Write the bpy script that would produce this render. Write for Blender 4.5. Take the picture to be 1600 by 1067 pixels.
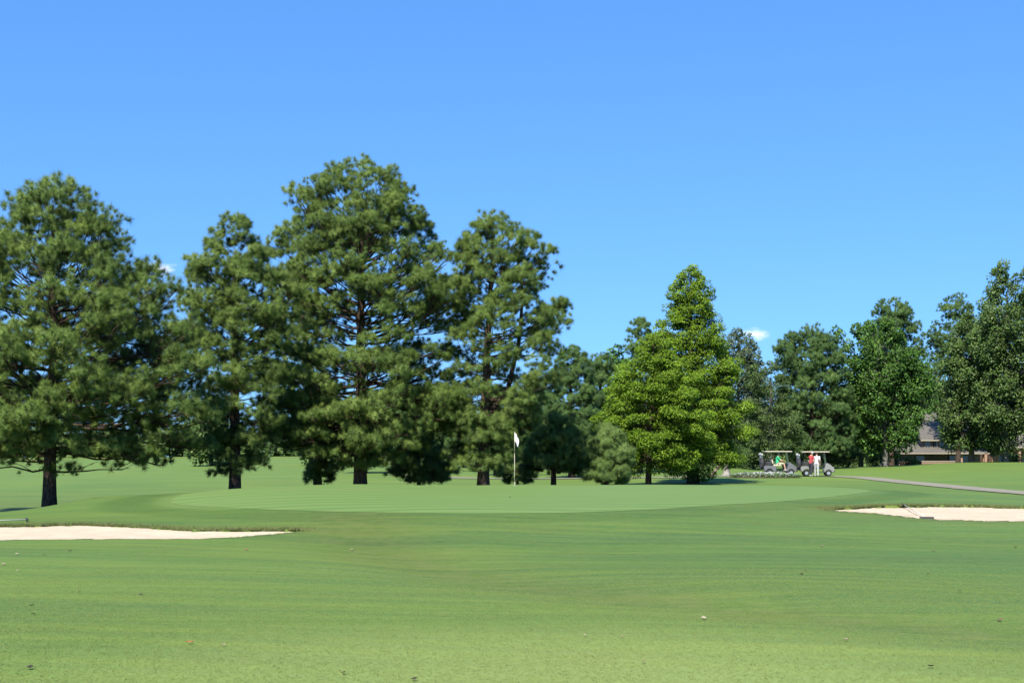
import bpy, bmesh, math, random
import numpy as np
from mathutils import Vector, Matrix

for o in list(bpy.data.objects):
    bpy.data.objects.remove(o, do_unlink=True)
scene = bpy.context.scene
C = scene.collection
F = 2000.0          # focal length in photo pixels (1600 px wide)
HOR = 722.0         # photo row of the horizon
EYE = 1.6

# ------------------------------------------------------------------ camera
cam_d = bpy.data.cameras.new('camera')
cam_d.sensor_width = 36.0
cam_d.lens = 36.0 * F / 1600.0
cam_d.shift_y = (HOR - 533.5) / 1600.0
cam_d.clip_start = 0.1
cam_d.clip_end = 6000
cam = bpy.data.objects.new('camera', cam_d)
C.objects.link(cam)
cam.location = (0, 0, EYE)
cam.rotation_euler = (math.pi / 2, 0, 0)
scene.camera = cam

# ------------------------------------------------------------------ sky and sun
SUN_EL = math.radians(48)
SUN_AZ = math.radians(198)      # clockwise from +Y (view direction): behind, to the left
sun_dir = Vector((math.sin(SUN_AZ) * math.cos(SUN_EL), math.cos(SUN_AZ) * math.cos(SUN_EL), math.sin(SUN_EL)))
world = bpy.data.worlds.new('World')
scene.world = world
world.use_nodes = True
wn = world.node_tree.nodes
wl = world.node_tree.links
wn.clear()
w_out = wn.new('ShaderNodeOutputWorld')
w_bg = wn.new('ShaderNodeBackground')
w_sky = wn.new('ShaderNodeTexSky')
w_sky.sky_type = 'NISHITA'
w_sky.sun_disc = False
w_sky.sun_elevation = SUN_EL
w_sky.sun_rotation = SUN_AZ
w_sky.altitude = 100
w_sky.air_density = 1.0
w_sky.dust_density = 0.1
w_sky.ozone_density = 2.6
w_hs = wn.new('ShaderNodeHueSaturation')
w_hs.inputs['Saturation'].default_value = 1.12
w_hs.inputs['Value'].default_value = 1.0
wl.new(w_sky.outputs[0], w_hs.inputs['Color'])
w_gain = wn.new('ShaderNodeMix'); w_gain.data_type = 'RGBA'; w_gain.blend_type = 'MULTIPLY'
w_gain.inputs[0].default_value = 1.0
wl.new(w_hs.outputs[0], w_gain.inputs[6]); w_gain.inputs[7].default_value = (0.70, 1.03, 1.38, 1)   # the camera's deep blue rendering of the whole sky
w_bg.inputs['Strength'].default_value = 0.078
# two small fair-weather clouds low in the sky, fixed by direction
w_tc = wn.new('ShaderNodeTexCoord')
def cloud_mask(px, py, rx, ry):
    d = Vector(((px - 800) / F, 1.0, (HOR - py) / F)).normalized()
    sub = wn.new('ShaderNodeVectorMath'); sub.operation = 'SUBTRACT'
    wl.new(w_tc.outputs['Generated'], sub.inputs[0]); sub.inputs[1].default_value = d
    sc = wn.new('ShaderNodeVectorMath'); sc.operation = 'MULTIPLY'
    wl.new(sub.outputs[0], sc.inputs[0]); sc.inputs[1].default_value = (F / rx, F / rx, F / ry)
    ln = wn.new('ShaderNodeVectorMath'); ln.operation = 'LENGTH'
    wl.new(sc.outputs[0], ln.inputs[0])
    no = wn.new('ShaderNodeTexNoise'); no.inputs['Scale'].default_value = 1.6; no.inputs['Detail'].default_value = 4
    wl.new(sc.outputs[0], no.inputs['Vector'])
    ad = wn.new('ShaderNodeMath'); ad.operation = 'MULTIPLY_ADD'
    wl.new(no.outputs['Fac'], ad.inputs[0]); ad.inputs[1].default_value = 1.5; wl.new(ln.outputs['Value'], ad.inputs[2])
    mr = wn.new('ShaderNodeMapRange'); mr.interpolation_type = 'SMOOTHSTEP'
    wl.new(ad.outputs[0], mr.inputs['Value'])
    mr.inputs['From Min'].default_value = 1.7; mr.inputs['From Max'].default_value = 0.7
    return mr.outputs['Result']
c1 = cloud_mask(1181, 523, 30, 12)
c2 = cloud_mask(248, 421, 30, 14)
mx = wn.new('ShaderNodeMath'); mx.operation = 'MAXIMUM'
wl.new(c1, mx.inputs[0]); wl.new(c2, mx.inputs[1])
mm = wn.new('ShaderNodeMath'); mm.operation = 'MULTIPLY'; mm.inputs[1].default_value = 0.75
wl.new(mx.outputs[0], mm.inputs[0])
mixc = wn.new('ShaderNodeMix'); mixc.data_type = 'RGBA'
wl.new(mm.outputs[0], mixc.inputs[0]); w_gam = wn.new('ShaderNodeGamma'); w_gam.inputs['Gamma'].default_value = 0.55
wl.new(w_gain.outputs[2], w_gam.inputs['Color'])
w_g2 = wn.new('ShaderNodeMix'); w_g2.data_type = 'RGBA'; w_g2.blend_type = 'MULTIPLY'; w_g2.inputs[0].default_value = 1.0
wl.new(w_gam.outputs[0], w_g2.inputs[6]); w_g2.inputs[7].default_value = (1.0, 1.60, 2.40, 1)
wl.new(w_g2.outputs[2], mixc.inputs[6])
mixc.inputs[7].default_value = (9.0, 9.3, 10.0, 1)
wl.new(mixc.outputs[2], w_bg.inputs['Color'])
wl.new(w_bg.outputs[0], w_out.inputs['Surface'])

sun_d = bpy.data.lights.new('sun', 'SUN')
sun_d.energy = 5.0
sun_d.angle = math.radians(0.5)
sun_d.color = (1.0, 0.945, 0.84)
sun = bpy.data.objects.new('sun', sun_d)
C.objects.link(sun)
sun.rotation_euler = sun_dir.to_track_quat('Z', 'Y').to_euler()
sun.location = (-20, -30, 60)

vs = scene.view_settings
vs.view_transform = 'Standard'
vs.look = 'None'
vs.exposure = 0.95
vs.gamma = 1.0
vs.use_curve_mapping = False
scene.render.engine = 'CYCLES'

# ------------------------------------------------------------------ helpers
def P(px, py, d):
    """A point of the place at depth d that stands on that line of sight."""
    return np.array([(px - 800) * d / F, d, EYE + (HOR - py) * d / F])

def mesh_np(name, verts, faces_flat, loop_starts, mat, parent=None, smooth=False, attrs=None):
    me = bpy.data.meshes.new(name)
    nv = len(verts)
    me.vertices.add(nv)
    me.vertices.foreach_set('co', np.ascontiguousarray(verts, dtype=np.float32).ravel())
    me.loops.add(len(faces_flat))
    me.loops.foreach_set('vertex_index', np.ascontiguousarray(faces_flat, dtype=np.int32))
    me.polygons.add(len(loop_starts))
    me.polygons.foreach_set('loop_start', np.ascontiguousarray(loop_starts, dtype=np.int32))
    if attrs:
        for k, v in attrs.items():
            v = np.asarray(v, dtype=np.float32)
            if v.ndim == 1:
                a = me.attributes.new(k, 'FLOAT', 'POINT'); a.data.foreach_set('value', v)
            elif v.shape[1] == 3:
                a = me.attributes.new(k, 'FLOAT_VECTOR', 'POINT'); a.data.foreach_set('vector', v.ravel())
            else:
                a = me.attributes.new(k, 'FLOAT_COLOR', 'POINT'); a.data.foreach_set('color', v.ravel())
    me.update(calc_edges=True)
    me.validate()
    if smooth:
        me.polygons.foreach_set('use_smooth', np.ones(len(me.polygons), dtype=bool))
    me.materials.append(mat)
    o = bpy.data.objects.new(name, me)
    C.objects.link(o)
    if parent: o.parent = parent
    return o

def tri_mesh(name, verts, mat, parent=None, attrs=None):
    n = len(verts)
    return mesh_np(name, verts, np.arange(n), np.arange(0, n, 3), mat, parent, False, attrs)

def quad_mesh(name, verts, mat, parent=None, attrs=None):
    n = len(verts)
    return mesh_np(name, verts, np.arange(n), np.arange(0, n, 4), mat, parent, False, attrs)

def grid_mesh(name, V, mat, parent=None, smooth=True, attrs=None, wrap=False):
    """V: (rows, cols, 3)"""
    r, c = V.shape[:2]
    idx = np.arange(r * c).reshape(r, c)
    if wrap: idx = np.concatenate([idx, idx[:, :1]], axis=1)
    a = idx[:-1, :-1]; b = idx[:-1, 1:]; cc = idx[1:, 1:]; d = idx[1:, :-1]
    f = np.stack([a, b, cc, d], -1).reshape(-1)
    return mesh_np(name, V.reshape(-1, 3), f, np.arange(0, len(f), 4), mat, parent, smooth, attrs)

def tag(o, label=None, cat=None, group=None, kind=None):
    if label: o['label'] = label
    if cat: o['category'] = cat
    if group: o['group'] = group
    if kind: o['kind'] = kind
    return o

def empty(name, loc, rz=0.0):
    o = bpy.data.objects.new(name, None)
    C.objects.link(o)
    o.location = loc; o.rotation_euler = (0, 0, rz)
    o.empty_display_size = 0.3
    return o

def bm_obj(name, bm, mat, parent=None, smooth=False):
    me = bpy.data.meshes.new(name)
    bm.normal_update()
    bm.to_mesh(me); bm.free()
    if smooth:
        for p in me.polygons: p.use_smooth = True
    me.materials.append(mat)
    o = bpy.data.objects.new(name, me)
    C.objects.link(o)
    if parent: o.parent = parent
    return o

def add_box(bm, x0, x1, y0, y1, z0, z1, bevel=0.0, rot=None, piv=None):
    vs_ = [bm.verts.new(v) for v in [(x0,y0,z0),(x1,y0,z0),(x1,y1,z0),(x0,y1,z0),(x0,y0,z1),(x1,y0,z1),(x1,y1,z1),(x0,y1,z1)]]
    fs = [(0,3,2,1),(4,5,6,7),(0,1,5,4),(1,2,6,5),(2,3,7,6),(3,0,4,7)]
    faces = [bm.faces.new([vs_[i] for i in f]) for f in fs]
    if bevel > 0:
        ed = list({e for f in faces for e in f.edges})
        r = bmesh.ops.bevel(bm, geom=ed, offset=bevel, segments=2, affect='EDGES', profile=0.6)
        vs_ = list({v for v in r['verts']} | {v for v in vs_ if v.is_valid})
    if rot is not None:
        bmesh.ops.rotate(bm, verts=[v for v in vs_ if v.is_valid], cent=piv or (0,0,0), matrix=rot)
    return vs_

def add_poly_prism(bm, pts, y0, y1):
    """profile in (x, z), extruded along y"""
    a = [bm.verts.new((x, y0, z)) for x, z in pts]
    b = [bm.verts.new((x, y1, z)) for x, z in pts]
    bm.faces.new(a); bm.faces.new(b[::-1])
    n = len(pts)
    for i in range(n):
        bm.faces.new((a[i], b[i], b[(i+1) % n], a[(i+1) % n]))

def add_cone(bm, p0, p1, r0, r1, seg=10, caps=True):
    p0 = Vector(p0); p1 = Vector(p1); d = p1 - p0
    m = Matrix.Translation((p0 + p1) / 2) @ d.to_track_quat('Z', 'Y').to_matrix().to_4x4()
    bmesh.ops.create_cone(bm, cap_ends=caps, segments=seg, radius1=r0, radius2=r1, depth=d.length, matrix=m)

def add_ball(bm, c, r, seg=12, ring=8):
    s = Matrix.Diagonal((*(r if hasattr(r, '__len__') else (r, r, r)), 1))
    bmesh.ops.create_uvsphere(bm, u_segments=seg, v_segments=ring, radius=1, matrix=Matrix.Translation(c) @ s)

# ------------------------------------------------------------------ materials
class NT:
    def __init__(s, name):
        s.m = bpy.data.materials.new(name); s.m.use_nodes = True
        s.t = s.m.node_tree; s.n = s.t.nodes; s.l = s.t.links
        s.n.clear()
        s.out = s.n.new('ShaderNodeOutputMaterial')
    def new(s, t, **kw):
        n = s.n.new(t)
        for k, v in kw.items(): setattr(n, k, v)
        return n
    def link(s, a, b): s.l.new(a, b)
    def noise(s, scale, detail=3, rough=0.55, vec=None, stretch=None, offset=None):
        n = s.new('ShaderNodeTexNoise')
        n.inputs['Scale'].default_value = scale; n.inputs['Detail'].default_value = detail; n.inputs['Roughness'].default_value = rough
        if vec is None: vec = s.pos()
        if stretch or offset:
            mp = s.new('ShaderNodeMapping')
            if stretch: mp.inputs['Scale'].default_value = stretch
            if offset: mp.inputs['Location'].default_value = offset
            s.link(vec, mp.inputs['Vector']); vec = mp.outputs[0]
        s.link(vec, n.inputs['Vector'])
        return n.outputs['Fac']
    def pos(s):
        if not hasattr(s, '_pos'): s._pos = s.new('ShaderNodeNewGeometry').outputs['Position']
        return s._pos
    def objco(s):
        if not hasattr(s, '_oc'): s._oc = s.new('ShaderNodeTexCoord').outputs['Object']
        return s._oc
    def ramp(s, fac, stops):
        r = s.new('ShaderNodeValToRGB')
        els = r.color_ramp.elements
        while len(els) < len(stops): els.new(0.5)
        for e, (p, c) in zip(els, stops):
            e.position = p; e.color = (*c, 1) if len(c) == 3 else c
        s.link(fac, r.inputs['Fac'])
        return r.outputs['Color']
    def rng(s, v, a, b, c=0.0, d=1.0):
        m = s.new('ShaderNodeMapRange')
        m.inputs['From Min'].default_value = a; m.inputs['From Max'].default_value = b
        m.inputs['To Min'].default_value = c; m.inputs['To Max'].default_value = d
        s.link(v, m.inputs['Value'])
        return m.outputs['Result']
    def math(s, op, a, b=None):
        m = s.new('ShaderNodeMath', operation=op)
        for i, v in enumerate((a, b)):
            if v is None: continue
            if isinstance(v, (int, float)): m.inputs[i].default_value = v
            else: s.link(v, m.inputs[i])
        return m.outputs[0]
    def mix(s, fac, a, b, blend='MIX'):
        m = s.new('ShaderNodeMix', data_type='RGBA', blend_type=blend)
        if isinstance(fac, (int, float)): m.inputs[0].default_value = fac
        else: s.link(fac, m.inputs[0])
        for i, v in ((6, a), (7, b)):
            if isinstance(v, tuple): m.inputs[i].default_value = (*v, 1)
            else: s.link(v, m.inputs[i])
        return m.outputs[2]
    def attr(s, name):
        a = s.new('ShaderNodeAttribute', attribute_name=name)
        return a
    def bsdf(s, color, rough=0.7, metallic=0.0, spec=0.3, bump=None, bstr=0.3, bdist=0.02, alpha=None):
        b = s.new('ShaderNodeBsdfPrincipled')
        if isinstance(color, tuple): b.inputs['Base Color'].default_value = (*color, 1)
        else: s.link(color, b.inputs['Base Color'])
        b.inputs['Roughness'].default_value = rough; b.inputs['Metallic'].default_value = metallic
        b.inputs['Specular IOR Level'].default_value = spec
        if bump is not None:
            bp = s.new('ShaderNodeBump'); bp.inputs['Strength'].default_value = bstr; bp.inputs['Distance'].default_value = bdist
            s.link(bump, bp.inputs['Height']); s.link(bp.outputs[0], b.inputs['Normal'])
        s.link(b.outputs[0], s.out.inputs['Surface'])
        return b

def simple_mat(name, col, rough=0.6, metallic=0.0, spec=0.3, var=0.12, scale=9.0):
    t = NT(name)
    f = t.noise(scale, 4, 0.6, vec=t.objco())
    lo = tuple(c * (1 - var) for c in col); hi = tuple(min(1, c * (1 + var)) for c in col)
    t.bsdf(t.ramp(f, [(0.3, lo), (0.7, hi)]), rough, metallic, spec)
    return t.m

def leaf_mat(name, dark, mid, light, transl=0.25, rough=0.55, spec=0.25, tuft=False):
    t = NT(name)
    if tuft:
        a1 = t.new('ShaderNodeAttribute', attribute_name='itint', attribute_type='INSTANCER')
        a2 = t.new('ShaderNodeAttribute', attribute_name='icn', attribute_type='INSTANCER')
        ln = t.attr('nloc').outputs['Vector']
        vt = t.new('ShaderNodeVectorTransform', vector_type='NORMAL', convert_from='OBJECT', convert_to='WORLD'); t.link(ln, vt.inputs[0])
        vs0 = t.new('ShaderNodeVectorMath', operation='SCALE'); vs0.inputs['Scale'].default_value = 0.55; t.link(vt.outputs[0], vs0.inputs[0])
        va0 = t.new('ShaderNodeVectorMath', operation='ADD'); t.link(vs0.outputs[0], va0.inputs[0]); t.link(a2.outputs['Vector'], va0.inputs[1])
        a = a1.outputs['Fac']; nv = va0.outputs[0]
    else:
        a = t.attr('tint').outputs['Fac']; nv = t.attr('nrm').outputs['Vector']      # soft normal of the leaf clump
    col = t.ramp(a, [(0.0, dark), (0.5, mid), (1.0, light)])
    b = t.bsdf(col, rough, 0, spec)
    gn = t.new('ShaderNodeNewGeometry').outputs['Normal']
    va = t.new('ShaderNodeVectorMath', operation='SCALE'); va.inputs['Scale'].default_value = 0.4; t.link(gn, va.inputs[0])
    vb = t.new('ShaderNodeVectorMath', operation='ADD'); t.link(va.outputs[0], vb.inputs[0]); t.link(nv, vb.inputs[1])
    vn = t.new('ShaderNodeVectorMath', operation='NORMALIZE'); t.link(vb.outputs[0], vn.inputs[0])
    t.link(vn.outputs[0], b.inputs['Normal'])
    tr = t.new('ShaderNodeBsdfTranslucent')
    tcol = t.mix(0.35, col, (0.13, 0.28, 0.03))
    t.link(tcol, tr.inputs['Color'])
    ms = t.new('ShaderNodeMixShader'); ms.inputs[0].default_value = transl
    t.link(b.outputs[0], ms.inputs[1]); t.link(tr.outputs[0], ms.inputs[2])
    t.link(ms.outputs[0], t.out.inputs['Surface'])
    return t.m

def bark_mat(name, dark, light, vs_=6.0):
    t = NT(name)
    f = t.noise(vs_, 5, 0.65, vec=t.objco(), stretch=(2.2, 2.2, 0.35))
    v = t.new('ShaderNodeTexVoronoi', feature='DISTANCE_TO_EDGE'); v.inputs['Scale'].default_value = vs_ * 1.3
    mp = t.new('ShaderNodeMapping'); mp.inputs['Scale'].default_value = (1.6, 1.6, 0.45)
    t.link(t.objco(), mp.inputs['Vector']); t.link(mp.outputs[0], v.inputs['Vector'])
    e = t.rng(v.outputs['Distance'], 0.0, 0.12)
    col = t.mix(e, tuple(c * 0.5 for c in dark), t.ramp(f, [(0.3, dark), (0.7, light)]))
    t.bsdf(col, 0.9, 0, 0.1, bump=t.math('ADD', e, f), bstr=0.8, bdist=0.03)
    return t.m

def grass_nodes(t):
    """colour of the mown turf: worn, lush and bluish patches, streaks of the mower, single blades"""
    big = t.noise(0.16, 3, 0.5, stretch=(0.6, 1.0, 0))
    line = t.noise(3.2, 4, 0.65, stretch=(0.10, 1.1, 0), offset=(11, 3, 0))
    diag = t.noise(1.1, 3, 0.55, stretch=(0.5, 0.9, 0), offset=(31, 2, 0))
    tuft = t.noise(11, 4, 0.7, stretch=(0.7, 1.0, 0))
    fine = t.noise(30, 3, 0.75)
    grain = t.noise(85, 2, 0.7)
    rt = t.new('ShaderNodeMapping'); rt.inputs['Rotation'].default_value = (0, 0, math.radians(13)); t.link(t.pos(), rt.inputs['Vector'])
    rv_ = rt.outputs[0]
    streak = t.noise(0.9, 5, 0.65, vec=rv_, stretch=(0.14, 1.5, 0), offset=(3, 7, 0))
    arc = t.noise(0.42, 3, 0.5, vec=rv_, stretch=(0.22, 1.0, 0), offset=(5, 40, 0))
    c = t.ramp(big, [(0.34, (0.094, 0.186, 0.048)), (0.50, (0.128, 0.208, 0.038)), (0.66, (0.172, 0.228, 0.044))])
    c = t.mix(t.math('MULTIPLY', t.rng(arc, 0.50, 0.64), 0.6), c, (0.078, 0.148, 0.048))
    c = t.mix(t.math('MULTIPLY', t.rng(arc, 0.46, 0.34), 0.5), c, (0.178, 0.250, 0.062))
    c = t.mix(t.math('MULTIPLY', t.rng(streak, 0.50, 0.62), 0.7), c, (0.072, 0.148, 0.050))
    c = t.mix(t.math('MULTIPLY', t.rng(streak, 0.47, 0.35), 0.7), c, (0.205, 0.262, 0.050))
    c = t.mix(t.math('MULTIPLY', t.rng(line, 0.50, 0.68), 0.5), c, (0.070, 0.128, 0.040))
    c = t.mix(t.math('MULTIPLY', t.rng(line, 0.48, 0.32), 0.42), c, (0.195, 0.262, 0.086))
    c = t.mix(t.math('MULTIPLY', t.rng(diag, 0.54, 0.74), 0.6), c, (0.136, 0.160, 0.042))
    c = t.mix(t.math('MULTIPLY', t.rng(tuft, 0.50, 0.72), 0.5), c, (0.200, 0.245, 0.092))
    c = t.mix(t.math('MULTIPLY', t.rng(tuft, 0.48, 0.28), 0.5), c, (0.080, 0.135, 0.034))
    c = t.mix(t.math('MULTIPLY', t.rng(fine, 0.54, 0.72), 0.75), c, (0.290, 0.315, 0.150))
    c = t.mix(t.math('MULTIPLY', t.rng(grain, 0.48, 0.28), 0.8), c, (0.075, 0.130, 0.028))
    sx = t.new('ShaderNodeSeparateXYZ'); t.link(t.pos(), sx.inputs[0])
    q = t.math('ADD', t.math('POWER', t.math('ABSOLUTE', t.math('DIVIDE', t.math('SUBTRACT', sx.outputs[0], 0.4), 4.5)), 2.0), t.math('POWER', t.math('ABSOLUTE', t.math('DIVIDE', t.math('SUBTRACT', sx.outputs[1], 8.6), 4.0)), 2.0))
    worn = t.math('MULTIPLY', t.rng(q, 1.3, 0.1), t.rng(big, 0.3, 0.6, 0.5, 1.0))
    c = t.mix(t.math('MULTIPLY', worn, 0.6), c, (0.325, 0.380, 0.165))        # a drier, paler patch of worn turf
    c = t.mix(1.0, c, (0.68, 0.775, 0.60), 'MULTIPLY')
    return c, fine, grain

def grass_mat(name):
    t = NT(name)
    c, fine, grain = grass_nodes(t)
    zn = t.attr('zone'); z = zn.outputs['Color']; za = zn.outputs['Alpha']
    sep = t.new('ShaderNodeSeparateColor'); t.link(z, sep.inputs[0])
    edge = t.noise(2.2, 4, 0.6)
    c = t.mix(t.math('MULTIPLY', sep.outputs[0], 0.9), c, t.mix(1.0, c, (0.64, 0.73, 0.68), 'MULTIPLY'))
    tan = t.mix(1.0, c, (0.90, 0.82, 0.74), 'MULTIPLY')
    tan = t.mix(t.math('MULTIPLY', t.rng(edge, 0.42, 0.62), 0.3), tan, (0.150, 0.155, 0.055))
    c = t.mix(sep.outputs[1], c, tan)
    c = t.mix(sep.outputs[2], c, t.mix(1.0, c, (1.22, 1.16, 1.05), 'MULTIPLY'))
    c = t.mix(t.math('MULTIPLY', za, 0.75), c, (0.116, 0.183, 0.050))
    mott = t.noise(5.5, 4, 0.7)
    c = t.mix(t.rng(mott, 0.35, 0.7, 0.0, 0.35), c, (0.143, 0.174, 0.052))
    h = t.math('ADD', t.math('MULTIPLY', fine, 0.8), grain)
    t.bsdf(c, 0.75, 0, 0.15, bump=h, bstr=0.55, bdist=0.02)
    return t.m

M = {}
M['grass'] = grass_mat('mown_turf')
def blade_mat():
    t = NT('grass_blades')
    c, fine, grain = grass_nodes(t)
    c = t.mix(0.5, c, (0.300, 0.385, 0.115))
    b = t.bsdf(c, 0.6, 0, 0.2)
    gn = t.new('ShaderNodeNewGeometry').outputs['Normal']
    va = t.new('ShaderNodeVectorMath', operation='ADD'); t.link(gn, va.inputs[0]); va.inputs[1].default_value = (0, 0, 2.2)
    vn = t.new('ShaderNodeVectorMath', operation='NORMALIZE'); t.link(va.outputs[0], vn.inputs[0]); t.link(vn.outputs[0], b.inputs['Normal'])
    tr = t.new('ShaderNodeBsdfTranslucent'); t.link(c, tr.inputs['Color'])
    ms = t.new('ShaderNodeMixShader'); ms.inputs[0].default_value = 0.3
    t.link(b.outputs[0], ms.inputs[1]); t.link(tr.outputs[0], ms.inputs[2]); t.link(ms.outputs[0], t.out.inputs['Surface'])
    return t.m
M['blade'] = blade_mat()
def green_mat():
    t = NT('putting_turf')
    sx = t.new('ShaderNodeSeparateXYZ'); t.link(t.pos(), sx.inputs[0])
    wob = t.noise(0.25, 2, 0.5)
    yy = t.math('ADD', t.math('ADD', sx.outputs[1], t.math('MULTIPLY', sx.outputs[0], -0.10)), t.math('MULTIPLY', wob, 1.2))
    st = t.math('SINE', t.math('MULTIPLY', yy, 4.2))
    c = t.mix(t.rng(st, -0.6, 0.6), (0.095, 0.168, 0.042), (0.132, 0.199, 0.057))
    big = t.noise(0.3, 3, 0.55, stretch=(0.5, 1, 0))
    c = t.mix(t.math('MULTIPLY', t.rng(big, 0.45, 0.75), 0.5), c, (0.136, 0.194, 0.060))
    fine = t.noise(40, 2, 0.6)
    c = t.mix(t.rng(fine, 0.3, 0.7, 0, 0.25), c, (0.097, 0.163, 0.038))
    t.bsdf(c, 0.75, 0, 0.15, bump=fine, bstr=0.2, bdist=0.005)
    return t.m
M['green'] = green_mat()
def sand_mat():
    t = NT('bunker_sand')
    a = t.noise(1.5, 4, 0.6); b = t.noise(45, 3, 0.7)
    rk = t.noise(7.0, 2, 0.5, stretch=(0.25, 1.6, 1))
    c = t.ramp(a, [(0.3, (0.45, 0.355, 0.255)), (0.7, (0.54, 0.430, 0.315))])
    c = t.mix(t.rng(b, 0.35, 0.7, 0, 0.3), c, (0.37, 0.30, 0.22))
    t.bsdf(c, 0.95, 0, 0.1, bump=t.math('ADD', t.math('MULTIPLY', rk, 1.5), b), bstr=0.55, bdist=0.04)
    return t.m
M['sand'] = sand_mat()
def asphalt_mat():
    t = NT('path_asphalt')
    a = t.noise(0.8, 4, 0.6); b = t.noise(60, 3, 0.7)
    c = t.ramp(a, [(0.3, (0.185, 0.172, 0.125)), (0.7, (0.24, 0.222, 0.165))])
    c = t.mix(t.rng(b, 0.35, 0.7, 0, 0.3), c, (0.13, 0.125, 0.115))
    t.bsdf(c, 0.9, 0, 0.2, bump=b, bstr=0.3, bdist=0.01)
    return t.m
M['asphalt'] = asphalt_mat()

# ------------------------------------------------------------------ terrain
ctrl = [  # photo column, photo row, depth
 (0,1067,9.3),(800,1067,9.3),(1600,1067,9.3),(-300,950,14),(800,950,14.0),(1900,950,14),(400,900,18),(1200,898,18.2),
 (-200,845,26),(0,845,26),(300,845,26),(640,842,26.8),(900,838,27.5),(1200,838,27.8),(1400,834,28.5),(1600,833,28.8),(1900,833,29),
 (-200,822,31),(0,821,31),(100,818.5,31.5),(200,821,31),(300,826,30.2),(450,829,29),
 (450,797,34.5),(640,802,32),(800,802,32),(1000,796,34),(1100,790,36),(1200,784,39),(1300,776,44),(1365,767,50),
 (1280,760.5,56),(1130,758.5,58),(1000,757.5,58),(800,757,57),(560,757.5,54),(440,760,51),(360,764,48.5),(290,773,45),(270,785,42),(340,793,37),
 (700,778,42),(1000,775,44),(805,762,52),
 (150,777,48),(75,791,48),(0,801,45),(-200,815,44),(60,806,38),(-200,812,38),
 (1310,797,35.5),(1400,790,37.5),(1500,790.5,38),(1600,792.5,38),(1800,795,38),(1360,804,33.5),(1450,812,32),(1600,815.5,31),(1800,818,31),
 (1400,780,43),(1600,781,45),(1250,792,36),(1800,784,46),
 (1450,757,75),(1600,771,56),(1800,785,45),(1800,758,70),
 (1120,747,92),(1195,746,93),(1220,743.5,98),(1280,744,98),(1020,748.5,88),(850,748.5,88),
 (1320,735,120),(1500,725,150),(1340,729,140),(1600,724.5,150),(1900,724,150),(1450,738,105),(1600,741,98),(1150,731,130),(1000,732,130),
 (0,762,80),(-300,765,80),(0,737,140),(-300,735,140),(250,746,100),(500,737,110),(130,753,85),(400,752,85),(700,740,105),
 (100,716,200),(400,714.5,200),(700,714.5,200),(1000,715,200),(1300,715,200),(1600,715,200),(-400,716,200),(2000,715,200),
]
pts = [P(*c) for c in ctrl]
# hidden dip behind the back rim of the green and at the trees' feet
for x, y, z in [(-12,62,-.1),(-7,62,.15),(-2,64,.2),(4,65,.2),(9,66,.2),(14,66,.25),(-2,74,.15),(6,75,.2),(-17,54,-.3),(-24,60,-.4),(-12,72,-.05),(18,62,.25),(0,5,0),(6,5,0),(-6,5,0)]:
    pts.append(np.array([x, y, z]))
for px in (1380, 1440, 1500, 1560, 1640, 1720):
    for d in (166, 176): pts.append(np.array([(px - 800) * d / F, d, 0.55]))
pts = np.array(pts)
def uvw(x, y):
    y = np.clip(y, 5.0, 210.0)
    return np.clip(x / y, -0.75, 0.75) * 4.0, np.log(y) * 2.2
cu, cv = uvw(pts[:, 0], pts[:, 1])
def tps(r2): return 0.5 * r2 * np.log(r2 + 1e-9)
def _fit():
    n = len(pts)
    r2 = (cu[:, None] - cu[None]) ** 2 + (cv[:, None] - cv[None]) ** 2
    K = tps(r2) + np.eye(n) * 0.0015
    Pm = np.stack([np.ones(n), cu, cv], 1)
    A = np.block([[K, Pm], [Pm.T, np.zeros((3, 3))]])
    return np.linalg.solve(A, np.concatenate([pts[:, 2], np.zeros(3)]))
tw = _fit()
def H(x, y):
    x = np.asarray(x, float); y = np.asarray(y, float)
    sh = np.broadcast(x, y).shape
    x = np.broadcast_to(x, sh).ravel(); y = np.broadcast_to(y, sh).ravel()
    out = np.empty(len(x))
    for s in range(0, len(x), 20000):
        u, v = uvw(x[s:s+20000], y[s:s+20000])
        r2 = (u[:, None] - cu[None]) ** 2 + (v[:, None] - cv[None]) ** 2
        out[s:s+20000] = tps(r2) @ tw[:-3] + tw[-3] + tw[-2] * u + tw[-1] * v
    k = np.clip((y - 4.0) / 5.0, 0, 1); k = k * k * (3 - 2 * k)
    out = out * k
    out += np.clip((y - 210) / 400, 0, 1) * 1.0
    return out.reshape(sh)
def Hs(x, y): return float(H(x, y))

def smooth_poly(p, n=10):
    p = np.asarray(p, float); m = len(p); out = []
    for i in range(m):
        p0, p1, p2, p3 = p[i-1], p[i], p[(i+1) % m], p[(i+2) % m]
        for t in np.linspace(0, 1, n, endpoint=False):
            out.append(0.5 * ((2*p1) + (-p0+p2)*t + (2*p0-5*p1+4*p2-p3)*t*t + (-p0+3*p1-3*p2+p3)*t**3))
    return np.array(out)
def sdist(poly, x, y):
    """signed distance, positive inside"""
    x = np.asarray(x, float).ravel(); y = np.asarray(y, float).ravel()
    d = np.full(len(x), 1e9); ins = np.zeros(len(x), bool)
    n = len(poly)
    for i in range(n):
        ax, ay = poly[i]; bx, by = poly[(i+1) % n]
        dx, dy = bx-ax, by-ay
        t = np.clip(((x-ax)*dx + (y-ay)*dy) / (dx*dx+dy*dy+1e-12), 0, 1)
        d = np.minimum(d, np.hypot(x-ax-t*dx, y-ay-t*dy))
        c = ((ay > y) != (by > y)) & (x < (bx-ax)*(y-ay)/(by-ay+1e-12)+ax)
        ins ^= c
    return np.where(ins, d, -d)
def gpt(px, d): return ((px - 800) * d / F, d)

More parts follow.
